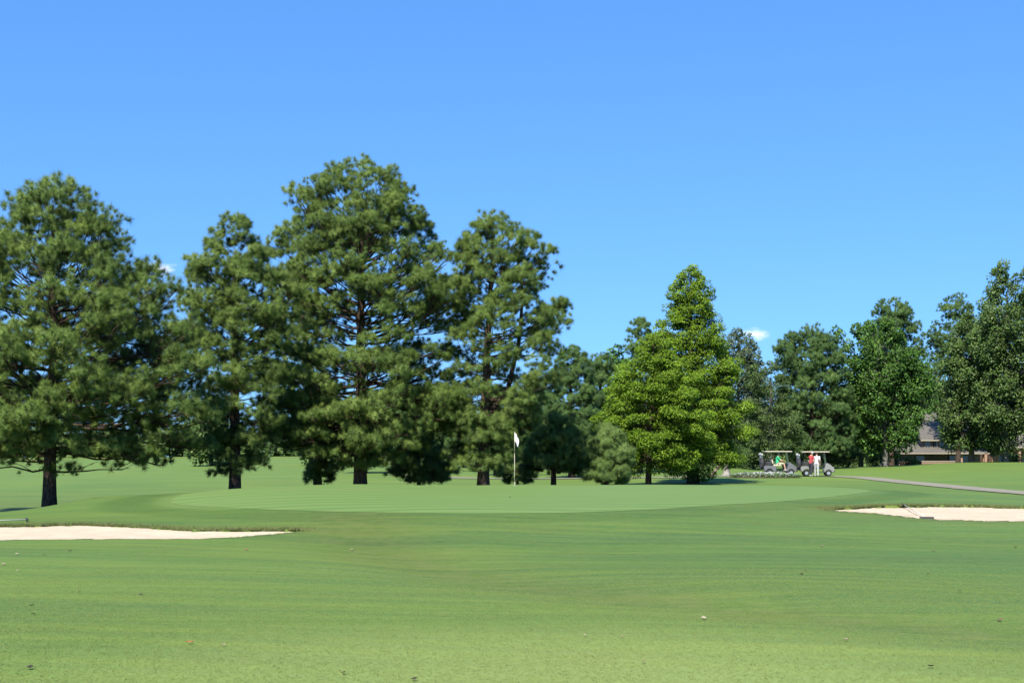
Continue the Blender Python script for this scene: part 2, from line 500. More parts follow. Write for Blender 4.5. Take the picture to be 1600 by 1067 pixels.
green_poly = smooth_poly([gpt(*a) for a in [(450,34.5),(640,32.2),(800,32),(1000,33.8),(1110,36),(1210,39),(1300,44),(1360,50),(1290,55.5),(1130,58),(1000,58),(800,57),(560,54),(440,51),(362,48.5),(292,45.5),(268,42),(330,37.5)]], 8)
rngb = np.random.default_rng(5)
def rough_edge(poly, amp, seed, f=1.0):
    r = np.random.default_rng(seed)
    n = len(poly); k = r.normal(0, 1, n)
    k = (k + np.roll(k, 1)) / 1.6
    c = poly.mean(0); v = poly - c; v /= np.linalg.norm(v, axis=1)[:, None]
    return poly + v * (k * amp)[:, None]
lb_poly = smooth_poly([(-17.5,28.8),(-15,26.9),(-12,26.2),(-9,26.2),(-6.7,26.5),(-5.5,27.8),(-4.65,29.0),(-5.7,29.5),(-7.4,30.0),(-9.2,30.8),(-10.6,31.3),(-12.2,31.0),(-14.4,31.4),(-16.8,30.8)], 12)
lb_poly = rough_edge(lb_poly, 0.05, 1)
rb_poly = smooth_poly([(8.7,35.7),(9.55,34.0),(10.6,32.0),(12.3,31.2),(15,30.9),(18,31.5),(19.4,33.8),(18.3,36.9),(15.3,38.1),(13.6,38.4),(12.2,37.9),(11.0,37.6),(9.9,36.9)], 12)
rb_poly = rough_edge(rb_poly, 0.06, 2)

xs = np.concatenate([-14.5 - np.cumsum(0.22 * 1.10 ** np.arange(0, 60))[::-1], np.arange(-14.5, 18.0, 0.19), 18.0 + np.cumsum(0.22 * 1.10 ** np.arange(0, 60))])
ys = np.concatenate([np.linspace(-30, 5.5, 14), np.concatenate([np.arange(6, 25, 0.3), np.arange(25, 40, 0.16), np.arange(40, 60, 0.3)]), 60 + np.cumsum(0.32 * 1.055 ** np.arange(0, 104))])
GX, GY = np.meshgrid(xs, ys)
GZ = H(GX, GY)
# tiny undulation so the turf is not ruler-flat
def vnoise(x, y, s, seed):
    r = np.random.default_rng(seed); out = 0
    for k in range(6):
        a = r.uniform(0, 6.28); f = s * r.uniform(0.6, 1.6)
        out = out + np.sin((x * math.cos(a) + y * math.sin(a)) * f + r.uniform(0, 6.28))
    return out / 6
fade = np.clip((60 - GY) / 20, 0, 1)
swale_line = np.array([(-4.2, 34), (-3.6, 29), (-2.4, 24), (0, 18), (2.7, 13.9), (4.9, 12.1), (8, 10.6), (12, 9.5)], float)
def swale_d(x, y):
    x = np.asarray(x, float); y = np.asarray(y, float); d = np.full(np.broadcast(x, y).shape, 1e9)
    for (ax, ay), (bx, by) in zip(swale_line[:-1], swale_line[1:]):
        dx, dy = bx - ax, by - ay
        t_ = np.clip(((x - ax) * dx + (y - ay) * dy) / (dx * dx + dy * dy), 0, 1)
        d = np.minimum(d, np.hypot(x - ax - t_ * dx, y - ay - t_ * dy))
    return d
def und(x, y):
    x = np.asarray(x, float); y = np.asarray(y, float)
    return (0.03 * vnoise(x, y, 1.1, 3) - 0.10 * np.exp(-(swale_d(x, y) / 1.3) ** 2)) * np.clip((31 - y) / 6, 0, 1) * np.clip((y - 5) / 4, 0, 1)
GZ = GZ + und(GX, GY)
gflat = sdist(green_poly, GX, GY).reshape(GX.shape)
near = (GY > 24) & (GY < 41)
for poly in (lb_poly, rb_poly):
    sd = np.full(GX.shape, -9.0)
    sd[near] = sdist(poly, GX[near], GY[near])
    GZ = np.where(sd > 0.03, GZ - 0.75, GZ)
    rim = np.exp(-(np.minimum(sd, 0) / 0.35) ** 2) * (sd <= 0.03) * 0.02
    GZ = GZ + np.where(near, rim, 0)
    if poly is lb_poly: sdl = sd
    else: sdr = sd
ss = lambda v, a, b: np.clip((v - a) / (b - a), 0, 1) ** 2 * (3 - 2 * np.clip((v - a) / (b - a), 0, 1))
wv = vnoise(GX, GY, 0.5, 11) * 0.8
collar = ss(gflat + wv * 0.3, -2.6, -1.9) * (gflat < 0.3)
approach = ss(-gflat, 1.0, 2.6) * ss(gflat, -7.5, -5.0) * (GY < 36) * 0.45
band = np.exp(-((GY - 26.3 + 0.10 * GX + wv) / 0.9) ** 2) * ss(GX, -5, -2) * 0.75
cool = 0.5 * ss(GX + wv, -1.5, 2.5) * ss(GY, 13, 18) * (1 - ss(GY, 27, 31))
collar = np.clip(np.maximum.reduce([collar, approach, band, cool]), 0, 1)
swale = np.exp(-((swale_d(GX, GY) + wv * 0.25) / (0.5 + 0.035 * GY)) ** 2)
dry = 0.4 * np.exp(-((GY - 9.8) / 2.2) ** 2) * np.exp(-((GX - 0.2) / 2.4) ** 2) * 0.9
lipt = np.maximum(ss(sdl, -1.2, -0.25), ss(sdr, -1.0, -0.2)) * (GY > 29.5) * 0.9
farrough = np.exp(-((GY - 66 - 0.3 * GX) / 7) ** 2) * (GX < 0) * 0.7 + ss(GY, 185, 200) * 0.5
tanz = np.clip(np.maximum.reduce([swale, dry, lipt, farrough]), 0, 1)
lush = np.clip(ss(GY, 68, 90) * 0.8 + (1 - ss(GY, 9.5, 14)) * 1.0 + np.exp(-((GY - 15.5 + 0.3 * GX) / 2.0) ** 2) * (GX < 3) * 0.8, 0, 1)
fringe = ss(gflat + wv * 0.15, -1.0, 0.1) * np.where((GX < -5) & (GY > 36), 0.9, np.where(GY > 42, 0.5, 0.12))
zone = np.stack([collar * (1 - fringe), tanz, lush, fringe], -1).reshape(-1, 4)
ground = grid_mesh('ground', np.stack([GX, GY, GZ], -1), M['grass'], attrs={'zone': zone})
tag(ground, 'mown green golf course turf sloping up to distant trees', kind='structure')

def radial_sheet(name, poly, zf, mat, rings=30):
    c = poly.mean(0)
    ts = np.linspace(1, 0.0, rings)
    V = []
    for t in ts:
        p = c + (poly - c) * max(t, 0.002)
        V.append(np.stack([p[:, 0], p[:, 1], zf(p[:, 0], p[:, 1])], -1))
    return grid_mesh(name, np.array(V), mat, wrap=True)
green = radial_sheet('putting_green', green_poly, lambda x, y: H(x, y) + 0.006, M['green'], 48)
tag(green, 'smooth pale striped putting green around the flag', kind='structure')

def bunker_z(poly, dfront, dback, slope):
    ymid = poly[:, 1].mean(); yr = np.ptp(poly[:, 1]) / 2
    def f(x, y):
        sd = np.maximum(sdist(poly, x, y), 0)
        k = np.clip((np.asarray(y) - (ymid - yr)) / (2 * yr), 0, 1)
        dep = dfront + (dback - dfront) * k
        bowl = slope * (1 - np.exp(-sd / 0.8))
        return H(x, y) - dep - bowl * (1 - 0.55 * k) + 0.022 * vnoise(np.asarray(x), np.asarray(y), 4.0, 8) + 0.012 * vnoise(np.asarray(x), np.asarray(y), 16.0, 9)
    return f
lbz = bunker_z(lb_poly, 0.10, 0.03, 0.10)
rbz = bunker_z(rb_poly, 0.10, 0.05, 0.10)
def grow(poly, k):
    c = poly.mean(0); v = poly - c
    return c + v * (1 + k / np.linalg.norm(v, axis=1))[:, None]
lb = radial_sheet('sand_bunker', grow(lb_poly, 0.12), lbz, M['sand'], 40)
tag(lb, 'pale sand bunker at the left edge, below the nearest pine', kind='structure')
rb = radial_sheet('sand_bunker', grow(rb_poly, 0.12), rbz, M['sand'], 40)
tag(rb, 'pale sand bunker at the right with a rake lying in it', kind='structure')

# cart path
def strip(name, line, width, mat, zoff, across=6, step=0.4):
    line = np.asarray(line, float)
    m = len(line); dense = []
    for i in range(m - 1):
        p0 = line[max(i-1, 0)]; p1 = line[i]; p2 = line[i+1]; p3 = line[min(i+2, m-1)]
        n = max(3, int(np.linalg.norm(p2-p1) / step))
        for t in np.linspace(0, 1, n, endpoint=False):
            dense.append(0.5 * ((2*p1)+(-p0+p2)*t+(2*p0-5*p1+4*p2-p3)*t*t+(-p0+3*p1-3*p2+p3)*t**3))
    dense.append(line[-1]); dense = np.array(dense)
    tg = np.gradient(dense, axis=0); tg /= np.linalg.norm(tg, axis=1)[:, None]
    nr = np.stack([-tg[:, 1], tg[:, 0]], -1)
    V = []
    for s in np.linspace(-0.5, 0.5, across):
        w = width * s
        p = dense + nr * w
        if abs(s) > 0.49: p = p + nr * (vnoise(p[:, 0], p[:, 1], 2.0, 4) * 0.07)[:, None]
        V.append(np.stack([p[:, 0], p[:, 1], H(p[:, 0], p[:, 1]) + zoff], -1))
    return grid_mesh(name, np.array(V).transpose(1, 0, 2), mat)
path = strip('cart_path', [(20.5,40),(21.6,48),(22.5,56.5),(23.8,66),(24.5,76),(25.2,87),(25.4,93),(24.3,97.2),(21.0,98.6),(16.5,97.5),(11,92),(6,89.5),(1,89),(-4,92),(-9,100)], 1.9, M['asphalt'], 0.035)
tag(path, 'grey asphalt cart path curving past the carts to the right edge', kind='structure')

# ------------------------------------------------------------------ trees
M['bark_pine'] = bark_mat('pine_bark', (0.050, 0.036, 0.026), (0.125, 0.088, 0.066))
M['bark_grey'] = bark_mat('grey_bark', (0.10, 0.092, 0.080), (0.26, 0.245, 0.215))
M['bark_tan'] = bark_mat('tan_bark', (0.16, 0.115, 0.085), (0.34, 0.26, 0.20))
M['needle'] = leaf_mat('pine_needles', (0.064, 0.114, 0.022), (0.142, 0.222, 0.04), (0.26, 0.35, 0.08), 0.26, tuft=True)
M['needle_cool'] = leaf_mat('cool_pine_needles', (0.052, 0.11, 0.03), (0.1, 0.186, 0.046), (0.17, 0.265, 0.066), 0.26, tuft=True)
M['needle_young'] = leaf_mat('young_pine_needles', (0.095, 0.165, 0.04), (0.165, 0.26, 0.062), (0.25, 0.35, 0.1), 0.3, tuft=True)
M['cypress'] = leaf_mat('cypress_fronds', (0.092, 0.175, 0.013), (0.176, 0.296, 0.02), (0.285, 0.42, 0.038), 0.34)
M['sweetgum'] = leaf_mat('bright_broad_leaves', (0.05, 0.125, 0.022), (0.092, 0.2, 0.032), (0.155, 0.28, 0.056), 0.28)
M['oak'] = leaf_mat('oak_leaves', (0.058, 0.116, 0.028), (0.112, 0.188, 0.046), (0.175, 0.25, 0.075), 0.28, 0.5, 0.3)
M['cedar'] = leaf_mat('olive_cedar_sprays', (0.055, 0.098, 0.026), (0.098, 0.156, 0.042), (0.15, 0.215, 0.064), 0.24)
M['haze_leaf'] = leaf_mat('greyish_leaves', (0.065, 0.105, 0.055), (0.105, 0.150, 0.078), (0.165, 0.205, 0.120), 0.28)
M['wood'] = leaf_mat('far_wood_leaves', (0.055, 0.105, 0.032), (0.1, 0.168, 0.046), (0.165, 0.235, 0.072), 0.28)
M['hedge'] = leaf_mat('shrub_leaves', (0.040, 0.085, 0.022), (0.075, 0.140, 0.030), (0.120, 0.190, 0.050), 0.25)

def unit(v): return v / np.maximum(np.linalg.norm(v, axis=-1, keepdims=True), 1e-9)
def perp(d, r):
    q = r.normal(size=d.shape)
    return unit(np.cross(d, q))

class Tubes:
    def __init__(s): s.v = []; s.f = []; s.n = 0
    def add(s, pts_, rad, sides=5):
        pts_ = np.asarray(pts_, float); m = len(pts_)
        tg = unit(np.gradient(pts_, axis=0))
        ref = np.array([0.3, 0.9, 0.2]) if abs(tg[0][2]) > 0.5 else np.array([0, 0, 1.0])
        a = unit(np.cross(tg, ref)); b = np.cross(tg, a)
        an = np.linspace(0, 2*np.pi, sides, endpoint=False)
        V = pts_[:, None] + (a[:, None]*np.cos(an)[None, :, None] + b[:, None]*np.sin(an)[None, :, None]) * np.asarray(rad)[:, None, None]
        idx = np.arange(m*sides).reshape(m, sides) + s.n
        nx = np.roll(idx, -1, axis=1)
        s.f.append(np.stack([idx[:-1], nx[:-1], nx[1:], idx[1:]], -1).reshape(-1))
        s.v.append(V.reshape(-1, 3)); s.n += m*sides
    def build(s, name, mat, parent):
        if not s.v: return None
        f = np.concatenate(s.f)
        return mesh_np(name, np.concatenate(s.v), f, np.arange(0, len(f), 4), mat, parent, True)

def tuft_nodes():
    ng = bpy.data.node_groups.new('needle_tufts', 'GeometryNodeTree')
    ng.interface.new_socket('Geometry', in_out='INPUT', socket_type='NodeSocketGeometry')
    ng.interface.new_socket('Geometry', in_out='OUTPUT', socket_type='NodeSocketGeometry')
    N = ng.nodes; Lk = ng.links
    gi = N.new('NodeGroupInput'); go = N.new('NodeGroupOutput')
    def na(name, typ):
        q = N.new('GeometryNodeInputNamedAttribute'); q.data_type = typ; q.inputs['Name'].default_value = name
        return q.outputs['Attribute']
    cmp_ = N.new('FunctionNodeCompare'); cmp_.data_type = 'FLOAT'; cmp_.operation = 'GREATER_THAN'; cmp_.inputs[1].default_value = 0.5
    Lk.new(na('src', 'FLOAT'), cmp_.inputs[0])
    sg = N.new('GeometryNodeSeparateGeometry'); sg.domain = 'POINT'
    Lk.new(gi.outputs[0], sg.inputs['Geometry']); Lk.new(cmp_.outputs[0], sg.inputs['Selection'])
    ip = N.new('GeometryNodeInstanceOnPoints')
    Lk.new(sg.outputs['Inverted'], ip.inputs['Points']); Lk.new(sg.outputs['Selection'], ip.inputs['Instance'])
    er = N.new('FunctionNodeEulerToRotation'); Lk.new(na('rot', 'FLOAT_VECTOR'), er.inputs[0]); Lk.new(er.outputs[0], ip.inputs['Rotation'])
    Lk.new(na('scl', 'FLOAT'), ip.inputs['Scale'])
    Lk.new(ip.outputs[0], go.inputs[0])
    return ng
TUFT_NG = tuft_nodes()

def needle_crown(r, c, rc, axis_out, n_tuft, n_needle, L, W, flat, tint, mat, root, up=0.6):
    """boughs of round needle tufts: every shoot end carries a ball of fine needles; c (k,3) clump centres, rc (k,), axis_out (k,3)"""
    k = len(c)
    d = unit(r.normal(size=(k, n_tuft, 3)))
    d[..., 2] = np.where(d[..., 2] < -0.15, -d[..., 2], d[..., 2])
    rad = r.uniform(0.25, 1.15, (k, n_tuft, 1)) ** 0.6
    off = d * rad * rc[:, None, None]
    off[..., 2] *= flat
    pos = (c[:, None] + off).reshape(-1, 3)
    td = unit(d * 0.7 + axis_out[:, None] * 0.35 + np.array([0, 0, up]) + r.normal(0, 0.18, d.shape)).reshape(-1, 3)
    tt = np.clip(tint[:, None] + r.normal(0, 0.15, (k, n_tuft)), 0, 1).reshape(-1)
    cn = (d * 0.42 + axis_out[:, None] * 0.15 + np.array([0, 0, 0.28])).reshape(-1, 3)
    m = len(pos)
    rot = np.stack([r.uniform(0, 6.28, m), -np.arcsin(np.clip(td[:, 2], -1, 1)), np.arctan2(td[:, 1], td[:, 0])], -1)
    scl = r.uniform(0.65, 1.25, m)
    # one tuft along +X: needles from straight ahead to a little behind
    q = n_needle
    ax = np.tile([1.0, 0, 0], (q, 1)); sp = perp(ax, r)
    ca = 1 - (np.arange(q)[:, None] + r.uniform(0, 1, (q, 1))) / q * 1.4
    nd = ax * ca + sp * np.sqrt(np.maximum(1 - ca * ca, 0))
    LL = L * r.uniform(0.7, 1.15, (q, 1))
    base = ax * r.uniform(-0.45, 0.15, (q, 1)) * L
    side = perp(nd, r) * W * 0.5
    V = np.stack([base - side, base + side, base + nd * LL + r.normal(0, 0.05 * L, (q, 3))], 1).reshape(-1, 3)
    nv = len(V); z3 = np.zeros((nv, 3)); z1 = np.zeros(nv)
    attrs = {'src': np.concatenate([np.ones(nv), np.zeros(m)]), 'nloc': np.concatenate([np.repeat(nd, 3, axis=0), np.zeros((m, 3))]),
             'rot': np.concatenate([z3, rot]), 'scl': np.concatenate([z1, scl]), 'itint': np.concatenate([z1, tt]), 'icn': np.concatenate([z3, cn])}
    o = mesh_np('crown', np.concatenate([V, pos]), np.arange(nv), np.arange(0, nv, 3), mat, root, False, attrs)
    md = o.modifiers.new('tufts', 'NODES'); md.node_group = TUFT_NG
    return o

def leaves(r, c, rc, axis_out, n_leaf, L, W, flat=0.7, tint=None, droop=0.0, upface=0.6, shell=0.5):
    """clumps of leaf blades (diamonds)"""
    k = len(c)
    d = unit(r.normal(size=(k, n_leaf, 3)))
    rad = r.uniform(shell, 1.0, (k, n_leaf, 1)) ** 0.7
    off = d * rad * rc[:, None, None]; off[..., 2] *= flat
    pos = (c[:, None] + off).reshape(-1, 3)
    dirv = unit(d + axis_out[:, None] * 0.5 + np.array([0, 0, -droop]) + r.normal(0, 0.5, d.shape)).reshape(-1, 3)
    nrm = unit(np.array([0, 0, upface]) + 0.4 * d.reshape(-1, 3) + r.normal(0, 0.45, dirv.shape))
    side = unit(np.cross(dirv, nrm))
    m = len(pos)
    LL = L * r.uniform(0.7, 1.25, (m, 1)); WW = W * r.uniform(0.7, 1.2, (m, 1))
    bend = np.cross(side, dirv) * LL * 0.12
    V = np.stack([pos, pos + dirv*LL*0.45 + side*WW*0.5 + bend, pos + dirv*LL, pos + dirv*LL*0.45 - side*WW*0.5 + bend], 1).reshape(-1, 3)
    tt = np.clip(tint[:, None] + r.normal(0, 0.16, (k, n_leaf)), 0, 1).reshape(-1)
    N = unit(nrm * 0.3 + d.reshape(-1, 3) * 0.85 + np.array([0, 0, 0.35]))
    return V, np.repeat(tt, 4), np.repeat(N, 4, axis=0)

def tree(name, label, cat, group, base_px, d, prof, top_px=None, seed=1, style='needle', mat=None, bark='bark_pine',
         trunk_w=18, limbs=70, rise=(-8, 48), cl=1.5, rc=(0.45, 0.8), tufts=22, nn=16, L=0.235, W=0.0115, flat=0.92,
         base_z=None, start=0.25, fill=0.0, leafn=60, trunk_top=0.84, forks=(), tint0=0.45, gapz=(), dep=0.92, droop=0.0, upface=0.6, limb_r=1.0, topfill=1.0, lowfill=0.0, layer=0.0, jag=(0.84, 1.06)):
    """prof: list of (photo row, left column, right column) of the crown's outline, taken at the tree's depth"""
    r = np.random.default_rng(seed)
    bx = (base_px - 800) * d / F
    gz = Hs(bx, d) if base_z is None else base_z
    root = empty(name, (bx, d, gz))
    tag(root, label, cat, group)
    prof = sorted(prof, key=lambda a: -a[0])
    z = np.array([EYE + (HOR - p[0]) * d / F - gz for p in prof])
    Ht = z[-1]
    tp = base_px if top_px is None else top_px
    lean = (tp - base_px) * d / F
    ax_x = lambda zz: lean * np.clip(zz / Ht, 0, 1) ** 1.3
    Lr = np.array([(base_px - p[1]) * d / F for p in prof]); Rr = np.array([(p[2] - base_px) * d / F for p in prof])
    def radius(zz, az):
        l = np.interp(zz, z, Lr) + ax_x(zz); q = np.interp(zz, z, Rr) - ax_x(zz)
        c = np.cos(az); side = np.where(c > 0, q, l); mean = 0.5 * (l + q) * dep
        return np.maximum(c * c * side + (1 - c * c) * mean, 0.12)
    # trunk
    tb = Tubes()
    r0 = trunk_w * 0.5 * d / F
    zz = np.linspace(-0.15, Ht * trunk_top, 18)
    wob = np.cumsum(r.normal(0, 0.035, (18, 2)), axis=0) * np.linspace(0, 1, 18)[:, None]
    tr = r0 * np.clip(1 - np.maximum(zz, 0) / (Ht * 1.0), 0.02, 1) ** 0.85 + 0.015
    tr[0] *= 1.22; tr[1] *= 1.05
    trunk_pts = np.stack([ax_x(zz) + wob[:, 0], wob[:, 1], zz], -1)
    tb.add(trunk_pts, tr, 12)
    for fk in forks:      # extra stems: list of (dx, z) in metres with radius
        fp = np.array([[ax_x(fk[0][1]) if i == 0 else a, 0.12 * i, b] for i, (a, b) in enumerate(fk)])
        tb.add(fp, np.linspace(r0 * 0.55, 0.04, len(fp)), 8)
    tb.build('trunk', M[bark], root)
    tx = lambda q: np.array([np.interp(q, zz, trunk_pts[:, 0]), np.interp(q, zz, trunk_pts[:, 1]), q])
    # limbs
    br = Tubes(); cen = []; rad = []; out = []; tin = []
    zlo, zhi = z[0], Ht
    zs = np.linspace(zlo, zhi, 400); w = (0.5 * (np.interp(zs, z, Lr) + np.interp(zs, z, Rr))) + 1.1
    w = w * (1 + 0.9 * np.clip((zs - zlo) / (zhi - zlo) - 0.55, 0, 1) * topfill) * (1 + 0.9 * np.clip(0.45 - (zs - zlo) / (zhi - zlo), 0, 1) * lowfill)
    for a, b in gapz: w = np.where((zs / Ht > a) & (zs / Ht < b), w * 0.25, w)
    cw = np.cumsum(w); cw /= cw[-1]
    q = (np.arange(limbs) + r.uniform(0, 1, limbs)) / limbs
    lz = np.interp(q, cw, zs)
    if layer > 0:      # limbs gather in uneven whorls, so boughs lie in layers with gaps between
        lz = np.where(lz < zlo + 0.78 * (zhi - zlo), np.clip(np.round(lz / layer) * layer + r.normal(0, 0.2 * layer, limbs), zlo, zhi), lz)
    az = (np.arange(limbs) * 2.399963 + r.normal(0, 0.35, limbs)) % (2 * np.pi)
    if layer > 0: lz = np.clip(lz + 0.35 * layer * np.sin(az * 2 + seed) * (lz < zhi * 0.9), zlo, zhi)
    for i in range(limbs):
        ze = lz[i]; rel = (ze - zlo) / (zhi - zlo + 1e-6)
        rcl = r.uniform(*rc) * (1 - 0.45 * rel ** 4 if style == 'leaf' else (1.0 if rel < 0.85 else 0.85))
        R = radius(ze, az[i])
        ze = ze - rcl * 0.75 * rel ** 2
        R = max(R - rcl * 0.5, 0.1) * r.uniform(*jag)
        ang = math.radians(rise[0] + (rise[1] - rise[0]) * rel ** 1.2 + r.normal(0, 6))
        zst = float(np.clip(ze - R * math.tan(ang), 0.06 * Ht, Ht * 0.96))
        S = tx(zst)
        E = np.array([tx(min(ze, Ht*trunk_top))[0] + R * math.cos(az[i]), R * math.sin(az[i]), ze])
        K = S + (E - S) * 0.55; K[2] = zst + 0.30 * (ze - zst) + r.normal(0, 0.1)
        t = np.linspace(0, 1, 6)[:, None]
        cur = (1-t)**2 * S + 2*(1-t)*t * K + t*t * E
        cur[1:-1] += r.normal(0, 0.035 * (R ** 0.5), (4, 3))
        lr = max(0.016, r0 * 0.16 * (R / 3.0) ** 0.7) * limb_r
        br.add(cur, lr * np.linspace(1, 0.22, 6), 4)
        nc = max(1, int(round(R * cl + r.uniform(0, 1))))
        h = unit(np.array([E[0]-S[0], E[1]-S[1], 0.0])); lat = np.array([-h[1], h[0], 0])
        for j in range(nc):
            tt = 1.0 if j == 0 else start + (1 - start) * math.sqrt(r.uniform(0, 1))
            p = np.array([np.interp(tt, t[:, 0], cur[:, a]) for a in range(3)])
            spread = 0 if j == 0 else r.uniform(-1, 1) * (0.25 + 0.42 * R * (1.15 - tt))
            cpos = p + lat * spread + np.array([0, 0, r.uniform(0.0, 0.35) * rcl + abs(spread) * 0.15])
            cr = rcl * r.uniform(0.75, 1.15)
            cen.append(cpos); rad.append(cr); out.append(h)
            tin.append(tint0 + r.normal(0, 0.14))
            pb = np.array([np.interp(max(tt - 0.16, 0.02), t[:, 0], cur[:, a]) for a in range(3)])
            mid = (pb + cpos) / 2 + r.normal(0, 0.05, 3)
            br.add(np.array([pb, mid, cpos]), np.array([lr*0.42, lr*0.3, lr*0.12]) + 0.004, 3)
            for _ in range(1 if style == 'needle' and d < 85 else 0):
                e2 = cpos + unit(h * 0.6 + lat * r.normal() * 0.8 + np.array([0, 0, 0.4 + r.normal() * 0.3])) * cr * 0.75
                br.add(np.array([cpos - (cpos - pb) * 0.25, (cpos + e2) / 2, e2]), np.array([lr*0.2, lr*0.15, lr*0.08]) + 0.003, 3)
    bo = br.build('branches', M[bark], root); bo['kind'] = 'stuff'
    cen = np.array(cen); rad = np.array(rad); out = np.array(out); tin = np.array(tin)
    if style == 'needle':
        cr_ = needle_crown(r, cen, rad, out, tufts, nn, L, W, flat, tin, mat, root)
    else:
        V, T, N = leaves(r, cen, rad, out, leafn, L, W, flat, tin, droop, upface)
        cr_ = quad_mesh('crown', V, mat, root, {'tint': T, 'nrm': N})
    cr_['kind'] = 'stuff'
    return root

G1 = 'tall pines behind the putting green'
tree('pine_tree', 'big round-topped pine at the left edge, nearest, beside the left bunker', 'pine tree', G1, 77, 50,
     [(742,20,130),(728,-40,270),(700,-110,325),(660,-150,345),(600,-170,340),(540,-165,345),(490,-130,325),(445,-95,288),(425,-85,245),(405,-75,230),(370,-55,212),(330,-15,195),(300,15,150),(281,55,115),(275,80,95)],
     top_px=86, seed=11, mat=M['needle'], trunk_w=20, limbs=205, cl=1.05, tufts=12, nn=105, rc=(0.5,0.9), lowfill=1.0, topfill=4.0, layer=0.95)
tree('pine_tree', 'narrow pine second from the left, its trunk base bare beside the green', 'pine tree', G1, 367, 57,
     [(744,335,412),(700,325,425),(650,318,455),(600,305,460),(550,300,470),(500,284,480),(460,278,470),(420,283,455),(395,310,440),(365,325,410),(340,345,392),(331,358,378)],
     top_px=366, seed=12, mat=M['needle'], trunk_w=18, limbs=165, cl=1.15, tufts=12, nn=105, rc=(0.48,0.85), lowfill=1.5, topfill=1.5, layer=1.2)
tree('pine_tree', 'pine half hidden behind the tallest one, top showing at its left shoulder', 'pine tree', G1, 497, 66,
     [(712,440,530),(690,412,535),(640,405,520),(560,395,490),(500,390,485),(440,390,490),(400,395,480),(365,402,468),(345,415,456),(336,428,445)],
     top_px=437, seed=13, mat=M['needle'], trunk_w=13, limbs=125, cl=1.0, tufts=12, nn=105, rc=(0.5,0.9), lowfill=3.0, layer=1.2)
tree('pine_tree', 'tallest pine with a broad domed top, centre left behind the green', 'pine tree', G1, 563, 61,
     [(732,500,610),(722,440,660),(695,415,712),(650,420,735),(600,432,735),(550,450,725),(500,465,720),(460,440,722),(425,438,712),(385,462,700),(350,465,682),(325,450,668),(300,450,645),(275,482,628),(258,505,608),(250,545,580)],
     top_px=562, seed=14, mat=M['needle'], trunk_w=20, limbs=260, cl=1.0, tufts=12, nn=105, rc=(0.5,0.9), topfill=2.2, lowfill=1.6, layer=1.25, gapz=((0.30,0.36),(0.44,0.49),(0.66,0.70)))
tree('pine_tree', 'open-crowned forked pine directly behind the flag, sky showing between its limbs', 'pine tree', G1, 755, 61,
     [(738,700,800),(700,690,835),(650,685,845),(600,690,890),(560,690,900),(520,700,898),(485,702,885),(455,705,890),(425,712,893),(395,715,868),(375,718,858),(355,728,830),(340,735,800),(334,752,775)],
     top_px=772, seed=15, mat=M['needle'], trunk_w=18, limbs=180, cl=1.0, tufts=12, nn=105, rc=(0.45,0.8), lowfill=2.0, topfill=1.5, layer=1.2,
     forks=[[(0,3.2),(1.2,4.8),(1.7,7.0),(1.9,9.3),(1.6,11.2)]], gapz=((0.36,0.47),(0.56,0.60),(0.70,0.74)))
# young pines and low boughs at the back rim
G2 = 'young bushy pines behind the green'
tree('young_pine', 'low bushy young pine in the shade left of the flag', 'pine tree', G2, 655, 66,
     [(757,610,705),(735,600,715),(710,615,705),(690,630,690),(676,648,665)], seed=21, mat=M['needle_young'], trunk_w=6, limbs=34, cl=1.9, rc=(0.35,0.6), tufts=15, nn=110, base_z=0.05, rise=(5,55))
tree('young_pine', 'young pine right of the flag with a bare lower stem', 'pine tree', G2, 865, 68,
     [(742,812,925),(725,800,935),(700,815,925),(675,830,905),(655,845,890),(645,858,875)], seed=22, mat=M['needle'], trunk_w=9, limbs=46, cl=1.9, rc=(0.35,0.6), tufts=15, nn=110, rise=(0,55))
tree('young_pine', 'fluffy young pine clothed to the ground just left of the lime green conifers', 'pine tree', G2, 947, 66,
     [(758,908,982),(740,902,990),(715,905,992),(690,915,980),(672,930,965),(664,942,955)], seed=23, mat=M['needle_young'], trunk_w=7, limbs=46, cl=2.0, rc=(0.35,0.6), tufts=16, nn=110, base_z=0.1, rise=(8,58))
tree('young_pine', 'small bright young pine at the foot of the flag', 'pine tree', G2, 808, 72,
     [(757,783,835),(740,775,842),(722,785,832),(705,798,818)], seed=24, mat=M['needle_young'], trunk_w=5, limbs=18, cl=1.8, rc=(0.3,0.5), tufts=14, nn=110, base_z=0.0, rise=(5,55))
tree('young_pine', 'small dark tuft of a young pine between the second and tallest pine trunks', 'pine tree', G2, 497, 63,
     [(757,476,520),(745,472,524),(728,478,516),(714,488,506)], seed=25, mat=M['needle'], trunk_w=5, limbs=16, cl=1.8, rc=(0.3,0.5), tufts=12, nn=100, base_z=0.2, rise=(5,55))
